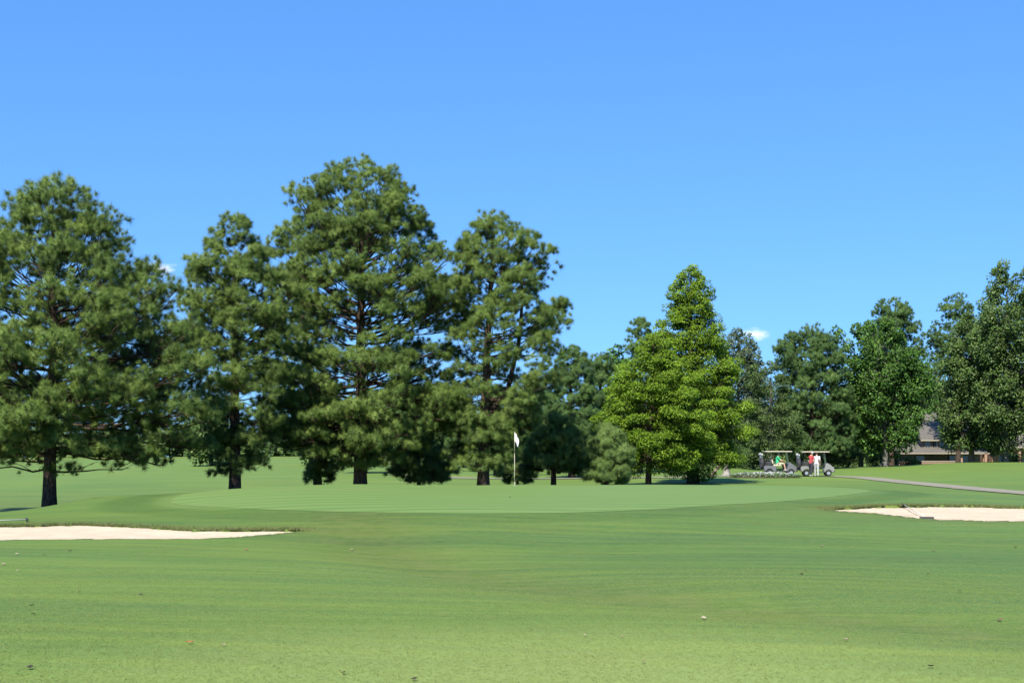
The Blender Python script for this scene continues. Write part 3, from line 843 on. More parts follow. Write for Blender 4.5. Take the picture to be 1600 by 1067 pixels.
# lime green conifers
tree('cypress_tree', 'lime green conical conifer, the shorter in front of its taller twin', 'conifer', 'lime green conifers', 1013, 74,
     [(738,960,1070),(722,925,1105),(690,922,1112),(650,930,1108),(610,948,1098),(580,958,1085),(555,972,1062),(535,990,1045),(520,1010,1028)],
     top_px=1019, seed=31, style='leaf', mat=M['cypress'], trunk_w=9, limbs=150, rise=(-12,30), cl=1.8, rc=(0.32,0.6), leafn=130, L=0.14, W=0.07, flat=0.6, droop=0.25, start=0.3, layer=0.7, jag=(0.74,1.08), trunk_top=0.97, upface=0.7)
tree('cypress_tree', 'tall lime green conifer with a pointed top, right of its shorter twin', 'conifer', 'lime green conifers', 1083, 80,
     [(748,1050,1110),(738,1040,1140),(722,1020,1176),(690,1020,1180),(650,1010,1174),(610,1000,1166),(575,998,1160),(545,1005,1148),(515,1022,1132),(490,1036,1120),(470,1038,1114),(450,1036,1110),(435,1048,1098),(424,1058,1092),(414,1066,1085)],
     top_px=1075, seed=32, style='leaf', mat=M['cypress'], trunk_w=18, limbs=250, rise=(-14,34), cl=1.5, rc=(0.34,0.66), topfill=2.0, leafn=130, L=0.145, W=0.072, flat=0.6, droop=0.25, start=0.15, layer=0.75, jag=(0.7,1.08), trunk_top=0.97, upface=0.7)
# trees behind, middle
G3 = 'dark trees filling the gap right of the pines'
tree('pine_tree', 'dark pine with a drooping outline right of the forked pine', 'pine tree', G3, 893, 92,
     [(735,850,950),(680,850,945),(620,852,940),(580,860,930),(555,872,918),(540,885,905)], seed=41, mat=M['needle_cool'], trunk_w=10, limbs=85, cl=1.1, rc=(0.6,0.95), tufts=16, nn=80, L=0.26, W=0.02, layer=1.4)
tree('pine_tree', 'dark pine standing just left of the shorter lime conifer', 'pine tree', G3, 935, 100,
     [(735,900,985),(690,900,985),(640,905,980),(600,905,970),(570,915,962),(552,925,945)], seed=42, mat=M['needle_cool'], trunk_w=10, limbs=75, cl=1.0, rc=(0.6,0.95), tufts=16, nn=80, L=0.26, W=0.02, layer=1.4)
tree('leafy_tree', 'yellowish leafy tree top showing left of the shorter lime conifer', 'tree', G3, 966, 105,
     [(700,945,1000),(640,942,1000),(600,942,995),(570,945,990),(550,953,980),(541,962,972)], seed=43, style='leaf', mat=M['sweetgum'], bark='bark_grey', trunk_w=8, limbs=40, cl=1.0, rc=(0.6,1.0), leafn=70, L=0.3, W=0.2)
tree('pine_tree', 'slim dark conifer tip rising behind the shorter lime conifer', 'pine tree', G3, 1000, 110,
     [(700,960,1045),(620,970,1040),(570,975,1035),(535,978,1030),(515,980,1022),(503,983,1010),(495,988,998)], seed=44, mat=M['needle_cool'], trunk_w=9, limbs=70, cl=0.9, rc=(0.55,0.9), tufts=15, nn=80, L=0.28, W=0.022)
tree('leafy_tree', 'greyish leafy tree behind the right shoulder of the tall lime conifer', 'tree', 'trees behind the carts', 1155, 150,
     [(690,1120,1215),(640,1122,1215),(590,1124,1205),(560,1125,1195),(535,1132,1182),(520,1145,1170),(513,1153,1163)], seed=45, style='leaf', mat=M['haze_leaf'], bark='bark_grey', trunk_w=8, limbs=80, cl=0.7, rc=(0.8,1.3), leafn=110, L=0.30, W=0.2)
tree('cedar_tree', 'dull olive spreading cedar above the golf carts', 'tree', 'trees behind the carts', 1205, 120,
     [(716,1165,1245),(700,1158,1255),(670,1160,1256),(640,1162,1250),(615,1163,1240),(590,1165,1228),(575,1172,1215),(563,1182,1200)], seed=46, style='leaf', mat=M['cedar'], bark='bark_grey', trunk_w=8, limbs=75, cl=1.1, rc=(0.5,0.9), leafn=120, L=0.20, W=0.10, layer=1.2, droop=0.2, flat=0.55)
tree('pine_tree', 'dense dark rounded pine behind and right of the golf carts', 'pine tree', 'trees behind the carts', 1268, 128,
     [(722,1225,1320),(700,1222,1335),(660,1215,1338),(620,1215,1335),(585,1225,1330),(565,1212,1325),(545,1207,1318),(530,1218,1308),(518,1235,1292),(511,1252,1275)], seed=47, mat=M['needle_cool'], trunk_w=8, limbs=150, cl=0.75, rc=(0.75,1.2), tufts=18, nn=80, L=0.28, W=0.024, layer=1.7)
tree('sweetgum_tree', 'bright green leafy tree with a pale thin trunk between the carts and the house', 'tree', 'trees around the house', 1383, 130,
     [(705,1345,1415),(690,1330,1440),(650,1318,1452),(610,1312,1450),(570,1312,1442),(540,1305,1425),(520,1300,1405),(505,1305,1385),(496,1325,1355)], seed=48, style='leaf', mat=M['sweetgum'], bark='bark_grey', trunk_w=9, limbs=140, cl=0.75, rc=(0.65,1.1), leafn=110, L=0.26, W=0.19, start=0.4, layer=1.6, jag=(0.7,1.1), gapz=((0.82,0.9),))
tree('pine_tree', 'tall umbrella-topped pine rising behind the bright leafy tree', 'pine tree', 'trees around the house', 1393, 150,
     [(640,1350,1450),(600,1345,1478),(575,1352,1476),(555,1362,1455),(535,1358,1442),(515,1346,1430),(495,1342,1432),(480,1352,1420),(470,1372,1404),(466,1384,1394)], seed=49, mat=M['needle_cool'], trunk_w=8, limbs=95, cl=0.65, rc=(0.8,1.25), tufts=18, nn=80, L=0.30, W=0.026, layer=1.9, rise=(0,40))
tree('pine_tree', 'open pine with tiered boughs left of the big oaks', 'pine tree', 'trees around the house', 1497, 165,
     [(650,1470,1540),(590,1460,1545),(565,1458,1540),(540,1455,1535),(525,1446,1530),(505,1462,1528),(485,1460,1528),(468,1475,1518),(458,1485,1503)], seed=50, mat=M['needle_cool'], trunk_w=8, limbs=80, cl=0.6, rc=(0.8,1.25), tufts=18, nn=80, L=0.30, W=0.026, layer=2.0, rise=(0,38))
tree('oak_tree', 'glossy dark oak with its sunlit trunk base in front of the house', 'oak tree', 'trees around the house', 1518, 138,
     [(700,1475,1570),(688,1466,1585),(650,1468,1595),(610,1476,1600),(570,1482,1600),(530,1488,1592),(505,1500,1580),(488,1520,1560)], seed=51, style='leaf', mat=M['oak'], bark='bark_tan', trunk_w=8, limbs=140, cl=0.8, rc=(0.65,1.1), leafn=110, L=0.26, W=0.18, start=0.35, layer=1.7, jag=(0.7,1.1))
tree('oak_tree', 'tallest oak with a grey trunk at the right edge of the picture', 'oak tree', 'trees around the house', 1571, 133,
     [(705,1540,1620),(690,1530,1650),(650,1525,1690),(600,1520,1700),(550,1520,1700),(500,1530,1690),(460,1548,1670),(435,1560,1650),(415,1568,1630),(405,1585,1608)], seed=52, style='leaf', mat=M['oak'], bark='bark_grey', trunk_w=8, limbs=180, cl=0.7, rc=(0.7,1.15), leafn=110, L=0.26, W=0.18, start=0.35, layer=1.8, jag=(0.7,1.1))
# trees far behind the pines on the left and in the middle
for k, (px, d, top, lft, rgt, lab, st) in enumerate([
    (640,120,600,585,690,'dim far pine seen between the tallest pine and the forked pine','n'),
    (712,135,612,668,758,'far pine in shade behind the trunk of the forked pine','n'),
    (835,125,590,790,885,'far shaded pine behind the boughs right of the flag','n'),
    (505,150,628,462,556,'far leafy tree low between the narrow pine and the tallest pine','l'),
    (330,150,640,292,372,'far leafy tree low between the nearest pine and the narrow pine','l'),
    (570,105,610,520,622,'shaded pine close behind the trunk of the tallest pine','n'),
    (775,100,606,735,815,'shaded pine close behind the forked pine, left of the flag','n'),
    (1457,190,580,1412,1502,'far leafy tree filling the gap above the house roof','l'),
    (1050,140,600,1000,1110,'far shaded leafy tree hidden low behind the lime conifers','l'),
    (1345,160,590,1300,1400,'far shaded pine behind the bright leafy tree','n')]):
    h = 722 - top
    pr = [(718,lft+8,rgt-8),(690,lft,rgt),(top+h*0.5,lft+2,rgt-2),(top+h*0.25,lft+14,rgt-14),(top+h*0.08,px-14,px+14),(top,px-5,px+5)]
    if st == 'n':
        tree('pine_tree', lab, 'pine tree', 'far shaded trees', px, d, pr, seed=60+k, mat=M['needle_cool'], trunk_w=8, limbs=70, cl=0.7, rc=(0.8,1.2), tufts=15, nn=70, L=0.32, W=0.03, layer=1.8)
    else:
        tree('leafy_tree', lab, 'tree', 'far shaded trees', px, d, pr, seed=60+k, style='leaf', mat=M['wood'], bark='bark_grey', trunk_w=8, limbs=70, cl=0.7, rc=(0.8,1.3), leafn=55, L=0.42, W=0.3)

# the far wood that closes the view reads as one mass
def far_wood():
    r = np.random.default_rng(77)
    cen = []; rad = []; tin = []
    def add(px, d, top, w):
        x = (px - 800) * d / F; g = Hs(x, d); h = (HOR - top) * d / F + EYE - g
        R = w * 0.5 * d / F
        n = int(16 + h * R * 1.1); t0 = 0.45 + r.normal(0, 0.15)
        for _ in range(n):
            zz = h * r.uniform(0.02, 0.97); a = r.uniform(0, 6.28)
            q = R * math.sqrt(max(0.05, 1 - (max(zz / h - 0.4, 0) / 0.62) ** 2)) * r.uniform(0.4, 1) ** 0.5
            cen.append((x + q*math.cos(a), d + q*math.sin(a)*0.8, g + zz)); rad.append(r.uniform(0.9, 1.6)); tin.append(t0 + r.normal(0, 0.1))
    px = -150
    while px < 1760:
        if px < 300: top = r.uniform(672, 695)
        elif px < 560: top = r.uniform(660, 690)
        elif px < 1000: top = r.uniform(632, 668)
        elif px < 1300: top = r.uniform(628, 660)
        else: top = r.uniform(578, 625)
        d = r.uniform(205, 235)
        add(px, d, top, r.uniform(52, 80)); px += r.uniform(20, 32)
    cen = np.array(cen); rad = np.array(rad); tin = np.array(tin)
    out = unit(r.normal(size=cen.shape))
    V, T, N = leaves(r, cen, rad, out, 20, 1.0, 0.75, 0.75, tin)
    o = quad_mesh('far_wood', V, M['wood'], None, {'tint': T, 'nrm': N})
    tag(o, 'distant mixed wood closing the view behind the fairway', 'wood', kind='stuff')
    return o
far_wood()

# ------------------------------------------------------------------ where a line of sight meets the turf
def hit(px, py, zf=None):
    zf = zf or (lambda x, y: H(x, y))
    d = np.concatenate([np.arange(7, 60, 0.02), np.arange(60, 200, 0.1)])
    x = (px - 800) * d / F; z = EYE + (HOR - py) * d / F
    g = zf(x, d)
    k = np.argmax(z < g)
    return float(x[k]), float(d[k]), float(g[k])

# ------------------------------------------------------------------ plain materials
M['white_paint'] = simple_mat('white_enamel', (0.62, 0.62, 0.60), 0.4)
M['flag_cloth'] = simple_mat('white_flag_cloth', (0.66, 0.66, 0.68), 0.8)
M['black_rubber'] = simple_mat('black_rubber', (0.022, 0.022, 0.022), 0.8)
M['dark_grey'] = simple_mat('dark_plastic', (0.035, 0.036, 0.038), 0.5)
M['metal'] = simple_mat('brushed_metal', (0.55, 0.55, 0.55), 0.35, 0.8)
M['cart_silver'] = simple_mat('silver_cart_paint', (0.27, 0.265, 0.24), 0.28, 0.35, 0.5, 0.05)
M['cart_grey'] = simple_mat('grey_cart_paint', (0.16, 0.16, 0.165), 0.3, 0.3, 0.5, 0.05)
M['canopy'] = simple_mat('cream_canopy', (0.48, 0.43, 0.33), 0.5)
M['seat'] = simple_mat('beige_vinyl', (0.45, 0.40, 0.30), 0.5)
M['bag_black'] = simple_mat('black_bag_nylon', (0.03, 0.03, 0.034), 0.7)
M['bag_navy'] = simple_mat('navy_bag_nylon', (0.03, 0.036, 0.06), 0.7)
M['wood_tan'] = simple_mat('varnished_shaft', (0.42, 0.42, 0.38), 0.5)
M['soil'] = simple_mat('brown_mulch', (0.11, 0.075, 0.05), 0.95, 0, 0.1, 0.4, 6)
M['stump'] = bark_mat('weathered_pale_wood', (0.28, 0.25, 0.21), (0.50, 0.46, 0.41), 9)
M['skin'] = simple_mat('skin', (0.52, 0.31, 0.22), 0.55)
M['red'] = simple_mat('red_shirt', (0.34, 0.045, 0.05), 0.85)
M['green_shirt'] = simple_mat('green_shirt', (0.04, 0.40, 0.20), 0.85)
M['white_cloth'] = simple_mat('white_cotton', (0.50, 0.50, 0.52), 0.85)
M['pale_trousers'] = simple_mat('pale_grey_trousers', (0.36, 0.36, 0.36), 0.85)
M['dark_cloth'] = simple_mat('dark_cloth', (0.03, 0.033, 0.045), 0.85)
M['khaki'] = simple_mat('khaki_cloth', (0.36, 0.32, 0.22), 0.85)
M['hair'] = simple_mat('dark_hair', (0.03, 0.02, 0.014), 0.6)
M['eye'] = simple_mat('eye', (0.02, 0.015, 0.012), 0.2)
def glass_mat():
    t = NT('clear_windshield')
    b = t.bsdf((0.42, 0.52, 0.58), 0.08, 0, 0.6)
    tr = t.new('ShaderNodeBsdfTransparent'); tr.inputs[0].default_value = (0.86, 0.93, 0.96, 1)
    ms = t.new('ShaderNodeMixShader'); ms.inputs[0].default_value = 0.55
    t.link(tr.outputs[0], ms.inputs[1]); t.link(b.outputs[0], ms.inputs[2]); t.link(ms.outputs[0], t.out.inputs['Surface'])
    return t.m
M['glass'] = glass_mat()
def pane_mat():
    t = NT('window_glass')
    t.bsdf((0.03, 0.035, 0.04), 0.06, 0, 0.7)
    return t.m
M['pane'] = pane_mat()
def brick_mat():
    t = NT('red_brick')
    b = t.new('ShaderNodeTexBrick'); b.inputs['Scale'].default_value = 1.0
    b.inputs['Color1'].default_value = (0.19, 0.105, 0.072, 1); b.inputs['Color2'].default_value = (0.235, 0.14, 0.094, 1); b.inputs['Mortar'].default_value = (0.32, 0.28, 0.23, 1)
    b.inputs['Brick Width'].default_value = 0.22; b.inputs['Row Height'].default_value = 0.075; b.inputs['Mortar Size'].default_value = 0.006
    mp = t.new('ShaderNodeMapping'); mp.inputs['Rotation'].default_value = (math.pi/2, 0, 0)
    t.link(t.objco(), mp.inputs['Vector']); t.link(mp.outputs[0], b.inputs['Vector'])
    t.bsdf(b.outputs['Color'], 0.9, 0, 0.15)
    return t.m
M['brick'] = brick_mat()
def shingle_mat():
    t = NT('grey_brown_shingles')
    b = t.new('ShaderNodeTexBrick'); b.inputs['Scale'].default_value = 1.0
    b.inputs['Color1'].default_value = (0.092, 0.083, 0.071, 1); b.inputs['Color2'].default_value = (0.120, 0.109, 0.093, 1); b.inputs['Mortar'].default_value = (0.11, 0.10, 0.088, 1)
    b.inputs['Brick Width'].default_value = 0.3; b.inputs['Row Height'].default_value = 0.14; b.inputs['Mortar Size'].default_value = 0.012
    t.link(t.objco(), b.inputs['Vector'])
    n = t.noise(1.2, 4, 0.6, vec=t.objco())
    c = t.mix(t.rng(n, 0.35, 0.7, 0, 0.35), b.outputs['Color'], (0.145, 0.132, 0.11))
    t.bsdf(c, 0.95, 0, 0.1)
    return t.m
M['shingle'] = shingle_mat()
M['trim'] = simple_mat('cream_trim', (0.32, 0.28, 0.21), 0.7)
M['siding'] = simple_mat('brown_siding', (0.16, 0.125, 0.095), 0.8)
M['post'] = simple_mat('brick_red_post', (0.30, 0.18, 0.12), 0.85)

# ------------------------------------------------------------------ flagstick, hole, ball
fx, fy, fz = hit(804, 758.3)
fz += 0.012
fl = empty('flagstick', (fx, fy, fz))
tag(fl, 'thin pale flagstick with a limp white flag standing on the putting green', 'flag')
bm = bmesh.new(); add_cone(bm, (0,0,-0.12), (0,0,1.35), 0.011, 0.010, 10); add_cone(bm, (0,0,1.35), (0,0,2.27), 0.010, 0.007, 10); bm_obj('pole', bm, M['canopy'], fl, True)
bm = bmesh.new(); add_ball(bm, (0,0,2.28), 0.013); bm_obj('pole_cap', bm, M['white_paint'], fl, True)
bm = bmesh.new(); add_cone(bm, (0,0,0.0), (0,0,0.12), 0.017, 0.013, 12); bm_obj('ferrule', bm, M['canopy'], fl, True)
# limp cloth: hangs from the hoist in soft folds
NU, NV = 14, 18
V = np.zeros((NU, NV, 3))
for i in range(NU):
    u = i / (NU - 1)
    for j in range(NV):
        v = j / (NV - 1)
        ox = 0.010 + u * 0.155 + 0.02 * math.sin(v * 7 + u * 5) * u
        oy = 0.045 * math.sin(u * 9 + v * 1.5) * u ** 0.7
        oz = 2.24 - v * 0.36 - u * (0.21 + 0.05 * v) + 0.015 * math.sin(u * 6)
        V[i, j] = (ox, oy, oz)
fo = grid_mesh('flag', V, M['flag_cloth'], fl)
sm = fo.modifiers.new('thick', 'SOLIDIFY'); sm.thickness = 0.004
bm = bmesh.new(); add_cone(bm, (0,0,-0.12), (0,0,0.004), 0.054, 0.054, 24, False)
cup = bm_obj('hole_cup', bm, M['white_paint'], None, True); cup.location = (fx, fy, fz)
tag(cup, 'white hole liner at the foot of the flagstick', 'golf hole')
# ------------------------------------------------------------------ rakes
def rake(label, head, tail, headw=0.62):
    """head and tail: points; shaft from tail to head, head bar across it with tines"""
    h = Vector(head); tl = Vector(tail)
    root = empty('bunker_rake', h); tag(root, label, 'rake', 'bunker rakes')
    v = tl - h
    bm = bmesh.new(); add_cone(bm, (0,0,0.03), v, 0.014, 0.013, 8); bm_obj('shaft', bm, M['wood_tan'], root, True)
    bm = bmesh.new(); add_cone(bm, v * 0.9, v * 1.02, 0.019, 0.019, 8); bm_obj('grip', bm, M['dark_grey'], root, True)
    s = Vector((-v.y, v.x, 0)).normalized()
    bm = bmesh.new()
    m = Matrix(((s.x, v.normalized().x, 0), (s.y, v.normalized().y, 0), (0, 0, 1)))
    add_box(bm, -headw/2, headw/2, -0.025, 0.025, 0.015, 0.065, 0.008)
    bmesh.ops.rotate(bm, verts=bm.verts, matrix=m)
    bm_obj('head', bm, M['dark_grey'], root)
    for k in range(13):
        o_ = s * (headw * (k / 12 - 0.5) * 0.95)
        bm = bmesh.new(); add_cone(bm, o_ + Vector((0,0,0.03)), o_ + Vector((0,0,-0.06)), 0.011, 0.006, 6); bm_obj('tine', bm, M['dark_grey'], root)
hx, hy, hz = hit(1448, 808, lambda x, y: H(x, y) - 0.08)
hz = float(rbz(np.array([hx]), np.array([hy]))[0])
tx_, ty_ = 11.55, 37.9
rake('bunker rake lying in the right bunker, handle propped on its far lip', (hx, hy, hz + 0.02), (tx_, ty_, Hs(tx_, ty_) + 0.05), 0.36)
hx, hy, hz = hit(42, 815)
rake('bunker rake lying on the grass above the left bunker', (hx, hy, hz + 0.03), (hx - 1.7, hy - 0.75, Hs(hx - 1.7, hy - 0.75) + 0.04), 0.55)

# ------------------------------------------------------------------ fallen leaves
M['leaf_tan'] = simple_mat('dry_tan_leaf', (0.23, 0.205, 0.12), 0.8)
M['leaf_pale'] = simple_mat('bleached_leaf', (0.30, 0.27, 0.17), 0.8)
M['leaf_brown'] = simple_mat('dry_brown_leaf', (0.14, 0.085, 0.045), 0.8)
M['leaf_rust'] = simple_mat('rusty_leaf', (0.36, 0.13, 0.05), 0.8)
M['leaf_dark'] = simple_mat('blackened_leaf', (0.03, 0.026, 0.02), 0.8)
def leaf_mesh(seed, L):
    r = random.Random(seed); n = 9
    V = np.zeros((n, 5, 3))
    for i in range(n):
        u = i / (n - 1); w = L * 0.36 * math.sin(math.pi * min(1, u * 0.94 + 0.05)) ** 0.8 * (1 + 0.25 * math.sin(u * 17 + seed))
        for j in range(5):
            v = j / 4 - 0.5
            V[i, j] = ((u - 0.5) * L, v * w * 2, 0.008 + L * 0.30 * (v * v) + L * 0.3 * (u - 0.5) ** 2 + r.uniform(-1, 1) * 0.003)
    return V
def fallen_leaf(px, py, L, mat, label, k, group=None):
    L = L * 0.72
    x, y, z = hit(px, py, lambda a, b: H(a, b) + und(a, b))
    o = grid_mesh('fallen_leaf', leaf_mesh(k, L), M[mat]); o.location = (x, y, z + 0.012)
    o.rotation_euler = (0.25 * math.sin(k * 3.1), 0.2 * math.cos(k * 2.3), k * 1.7)
    sm = o.modifiers.new('thick', 'SOLIDIFY'); sm.thickness = 0.0015
    tag(o, label, 'leaf', group)
fallen_leaf(1100, 968, 0.12, 'leaf_pale', 'large pale curled leaf on the turf right of centre', 1, 'fallen leaves on the fairway')
fallen_leaf(296, 1006, 0.09, 'leaf_rust', 'rusty red leaf on the turf in the lower left', 2, 'fallen leaves on the fairway')
fallen_leaf(47, 1046, 0.085, 'leaf_dark', 'black curled leaf near the lower left corner', 3, 'fallen leaves on the fairway')
fallen_leaf(1563, 971, 0.10, 'leaf_brown', 'dark brown leaf on the turf near the right edge', 4, 'fallen leaves on the fairway')
fallen_leaf(1454, 1044, 0.075, 'leaf_dark', 'small black leaf in the lower right', 5, 'fallen leaves on the fairway')
fallen_leaf(349, 1010, 0.06, 'leaf_tan', 'small pale leaf just right of the rusty one', 6, 'fallen leaves on the fairway')
fallen_leaf(1459, 862, 0.11, 'leaf_brown', 'brown leaf on the turf below the right bunker', 7, 'fallen leaves on the fairway')
for k, (px, py, m, L, lab) in enumerate([
    (27,867,'leaf_tan',.12,'pale leaf below the left end of the left bunker'),
    (109,862,'leaf_tan',.13,'rightmost pale leaf of the row below the left bunker'),
    (68,867,'leaf_tan',.12,'middle pale leaf of the row below the left bunker'),
    (5,883,'leaf_tan',.11,'pale leaf touching the left edge of the picture'),
    (28,893,'leaf_tan',.09,'lowest pale leaf under the left bunker'),
    (550,860,'leaf_tan',.13,'pale leaf alone below the tip of the left bunker'),
    (50,948,'leaf_dark',.07,'upper of two dark leaves near the left edge'),
    (52,962,'leaf_dark',.07,'lower of two dark leaves near the left edge'),
    (220,931,'leaf_dark',.07,'dark leaf at mid left of the near fairway'),
    (124,927,'leaf_brown',.07,'brown leaf just left of the dark one at mid left'),
    (1253,899,'leaf_brown',.1,'brown leaf of the pair right of centre'),
    (1258,892,'leaf_tan',.08,'pale leaf of the pair right of centre'),
    (1284,854,'leaf_tan',.13,'pale leaf left below the right bunker tip'),
    (914,995,'leaf_tan',.05,'left of two tiny pale leaves near the lower centre'),
    (972,997,'leaf_tan',.05,'right of two tiny pale leaves near the lower centre'),
    (1500,925,'leaf_tan',.07,'small pale leaf at mid right of the fairway'),
    (1322,1002,'leaf_tan',.08,'pale broken leaf in the lower right'),
    (648,1064,'leaf_dark',.06,'dark leaf at the very bottom left of centre'),
    (537,1054,'leaf_brown',.06,'tiny brown leaf at the bottom, left of the dark one'),
    (1587,856,'leaf_brown',.12,'brown leaf at the right edge below the right bunker'),
    (1450,898,'leaf_tan',.08,'small pale leaf midway below the right bunker'),
    (1005,1037,'leaf_tan',.05,'tiny pale leaf near the bottom, right of centre'),
    (385,860,'leaf_brown',.12,'brown leaf below the narrow end of the left bunker')]):
    fallen_leaf(px, py, L, m, lab, 20 + k, 'fallen leaves on the fairway')
fallen_leaf(797, 777.5, 0.12, 'leaf_tan', 'tiny pale leaf lying on the putting green in front of the flag', 60)

# ------------------------------------------------------------------ people
def capsules(bm, chain):
    for (p0, r0), (p1, r1) in zip(chain[:-1], chain[1:]):
        if (Vector(p1) - Vector(p0)).length > 1e-4: add_cone(bm, p0, p1, r0, r1, 12)
    for p, r_ in chain: add_ball(bm, p, r_, 12, 8)
def remeshed(name, bm, mat, parent, vox):
    me = bpy.data.meshes.new('tmp'); bm.to_mesh(me); bm.free()
    o = bpy.data.objects.new('tmp', me); C.objects.link(o)
    md = o.modifiers.new('r', 'REMESH'); md.mode = 'VOXEL'; md.voxel_size = vox
    ms = o.modifiers.new('s', 'SMOOTH'); ms.factor = 0.5; ms.iterations = 3
    dc = o.modifiers.new('d', 'DECIMATE'); dc.ratio = 0.28
    dg = bpy.context.evaluated_depsgraph_get(); dg.update()
    nm = bpy.data.meshes.new_from_object(o.evaluated_get(dg))
    bpy.data.objects.remove(o, do_unlink=True)
    nm.name = name; nm.materials.clear(); nm.materials.append(mat)
    nm.polygons.foreach_set('use_smooth', np.ones(len(nm.polygons), dtype=bool))
    r = bpy.data.objects.new(name, nm); C.objects.link(r); r.parent = parent
    return r
def person(label, loc, rz, J, top, legs, legname, cap, shoe='white_cloth', sleeves=0.45, leglen=1.0, group='golfers at the carts'):
    """J: joints in metres, facing +x. hip (pelvis), chest, neck, head; per side s: sh, el, wr, hp, kn, an"""
    root = empty('person', loc, rz); tag(root, label, 'person', group)
    v = lambda a: Vector(a)
    hip, chest, neck, head = v(J['hip']), v(J['chest']), v(J['neck']), v(J['head'])
    fw = v(J.get('face', (1, 0, 0))).normalized(); lt = Vector((0, 0, 1)).cross(fw).normalized(); upv = fw.cross(lt)
    bm = bmesh.new()
    capsules(bm, [(hip, 0.125), (hip.lerp(chest, 0.5), 0.115), (chest, 0.125), (neck, 0.055), (neck.lerp(head, 0.5), 0.055)])
    for a, b, c in ((head, (0.098, 0.075, 0.112), 0),):
        add_ball(bm, a, b, 16, 12)
    add_ball(bm, head + fw*0.045 - upv*0.045, (0.05, 0.045, 0.055))
    capsules(bm, [(head + fw*0.09 + upv*0.012, 0.010), (head + fw*0.112 - upv*0.018, 0.016)])       # nose
    capsules(bm, [(head + fw*0.088 - upv*0.052 + lt*0.018, 0.009), (head + fw*0.088 - upv*0.052 - lt*0.018, 0.009)])  # mouth
    for s_ in (-1, 1):
        capsules(bm, [(head + lt*0.075*s_ + upv*0.02, 0.014), (head + lt*0.078*s_ - upv*0.025, 0.011)])   # ears
    shirt = bmesh.new(); tro = bmesh.new()
    capsules(shirt, [(hip + Vector((0,0,0.02)), 0.150), (hip.lerp(chest, 0.55), 0.142), (chest, 0.150), (chest.lerp(neck, 0.75), 0.078)])
    capsules(tro, [(hip, 0.146), (hip + (chest-hip)*0.12, 0.138)])
    for s_ in ('l', 'r'):
        sh, el, wr = v(J['sh'+s_]), v(J['el'+s_]), v(J['wr'+s_])
        hp, kn, an = v(J['hp'+s_]), v(J['kn'+s_]), v(J['an'+s_])
        capsules(bm, [(chest, 0.09), (sh, 0.062), (sh.lerp(el, 0.5), 0.052), (el, 0.042), (el.lerp(wr, 0.35), 0.042), (wr, 0.028)])
        ad = (wr - el).normalized(); sd_ = ad.cross(Vector((0, 0, 1)))
        sd_ = sd_.normalized() if sd_.length > 0.1 else Vector((0, 1, 0)); dn = ad.cross(sd_).normalized()
        palm = wr + ad * 0.085
        capsules(bm, [(wr, 0.028), (wr + ad*0.045, 0.030), (palm, 0.026)])
        capsules(bm, [(wr + ad*0.03 + sd_*0.02, 0.015), (palm + sd_*0.022, 0.014)]); capsules(bm, [(wr + ad*0.03 - sd_*0.02, 0.015), (palm - sd_*0.022, 0.014)])
        for f in range(4):
            b0 = palm + sd_ * (0.026 - 0.0175 * f); ln = (0.068, 0.078, 0.074, 0.058)[f]
            capsules(bm, [(b0, 0.010), (b0 + ad*ln*0.5 + dn*0.008, 0.009), (b0 + ad*ln*0.85 + dn*0.032, 0.008)])
        capsules(bm, [(wr + ad*0.03 + sd_*0.025, 0.012), (wr + ad*0.06 + sd_*0.048, 0.011), (wr + ad*0.09 + sd_*0.05 + dn*0.015, 0.009)])
        capsules(bm, [(hip, 0.11), (hp, 0.098), (hp.lerp(kn, 0.5), 0.082), (kn, 0.056), (kn.lerp(an, 0.3), 0.058), (an, 0.038)])
        fd = Vector((fw.x, fw.y, 0)).normalized()
        capsules(bm, [(an, 0.038), (an + fd*0.06 - Vector((0,0,0.035)), 0.036), (an + fd*0.15 - Vector((0,0,0.05)), 0.026)])
        # sleeve and trouser leg
        capsules(shirt, [(chest, 0.11), (sh, 0.080), (sh.lerp(el, sleeves * 0.6), 0.072), (sh.lerp(el, min(sleeves*1.3, 1.0)), 0.066)])
        if leglen > 0.7: capsules(tro, [(hp, 0.115), (hp.lerp(kn, 0.5), 0.098), (kn, 0.078), (kn.lerp(an, 0.92), 0.060)])
        else: capsules(tro, [(hp, 0.118), (hp.lerp(kn, 0.5), 0.104), (hp.lerp(kn, 0.88), 0.090)])
        sb = bmesh.new()
        capsules(sb, [(an - fd*0.035 - Vector((0,0,0.035)), 0.042), (an + fd*0.07 - Vector((0,0,0.045)), 0.042), (an + fd*0.16 - Vector((0,0,0.055)), 0.033)])
        remeshed('shoe', sb, M[shoe], root, 0.014)
    remeshed('body', bm, M['skin'], root, 0.012)
    remeshed('shirt', shirt, M[top], root, 0.018)
    remeshed(legname, tro, M[legs], root, 0.018)
    for s_ in (-1, 1):
        bm = bmesh.new(); add_ball(bm, head + fw*0.086 + lt*0.03*s_ + upv*0.012, 0.011, 8, 6); bm_obj('eye', bm, M['eye'], root, True)
    bm = bmesh.new(); add_ball(bm, head - fw*0.018 + upv*0.03, (0.100, 0.082, 0.098), 16, 12)
    cut = [q for q in bm.verts if (q.co - head).dot(upv) < (0.02 if (q.co - head).dot(fw) > 0.0 else -0.06)]
    bmesh.ops.delete(bm, geom=cut, context='VERTS'); bm_obj('hair', bm, M['hair'], root, True)
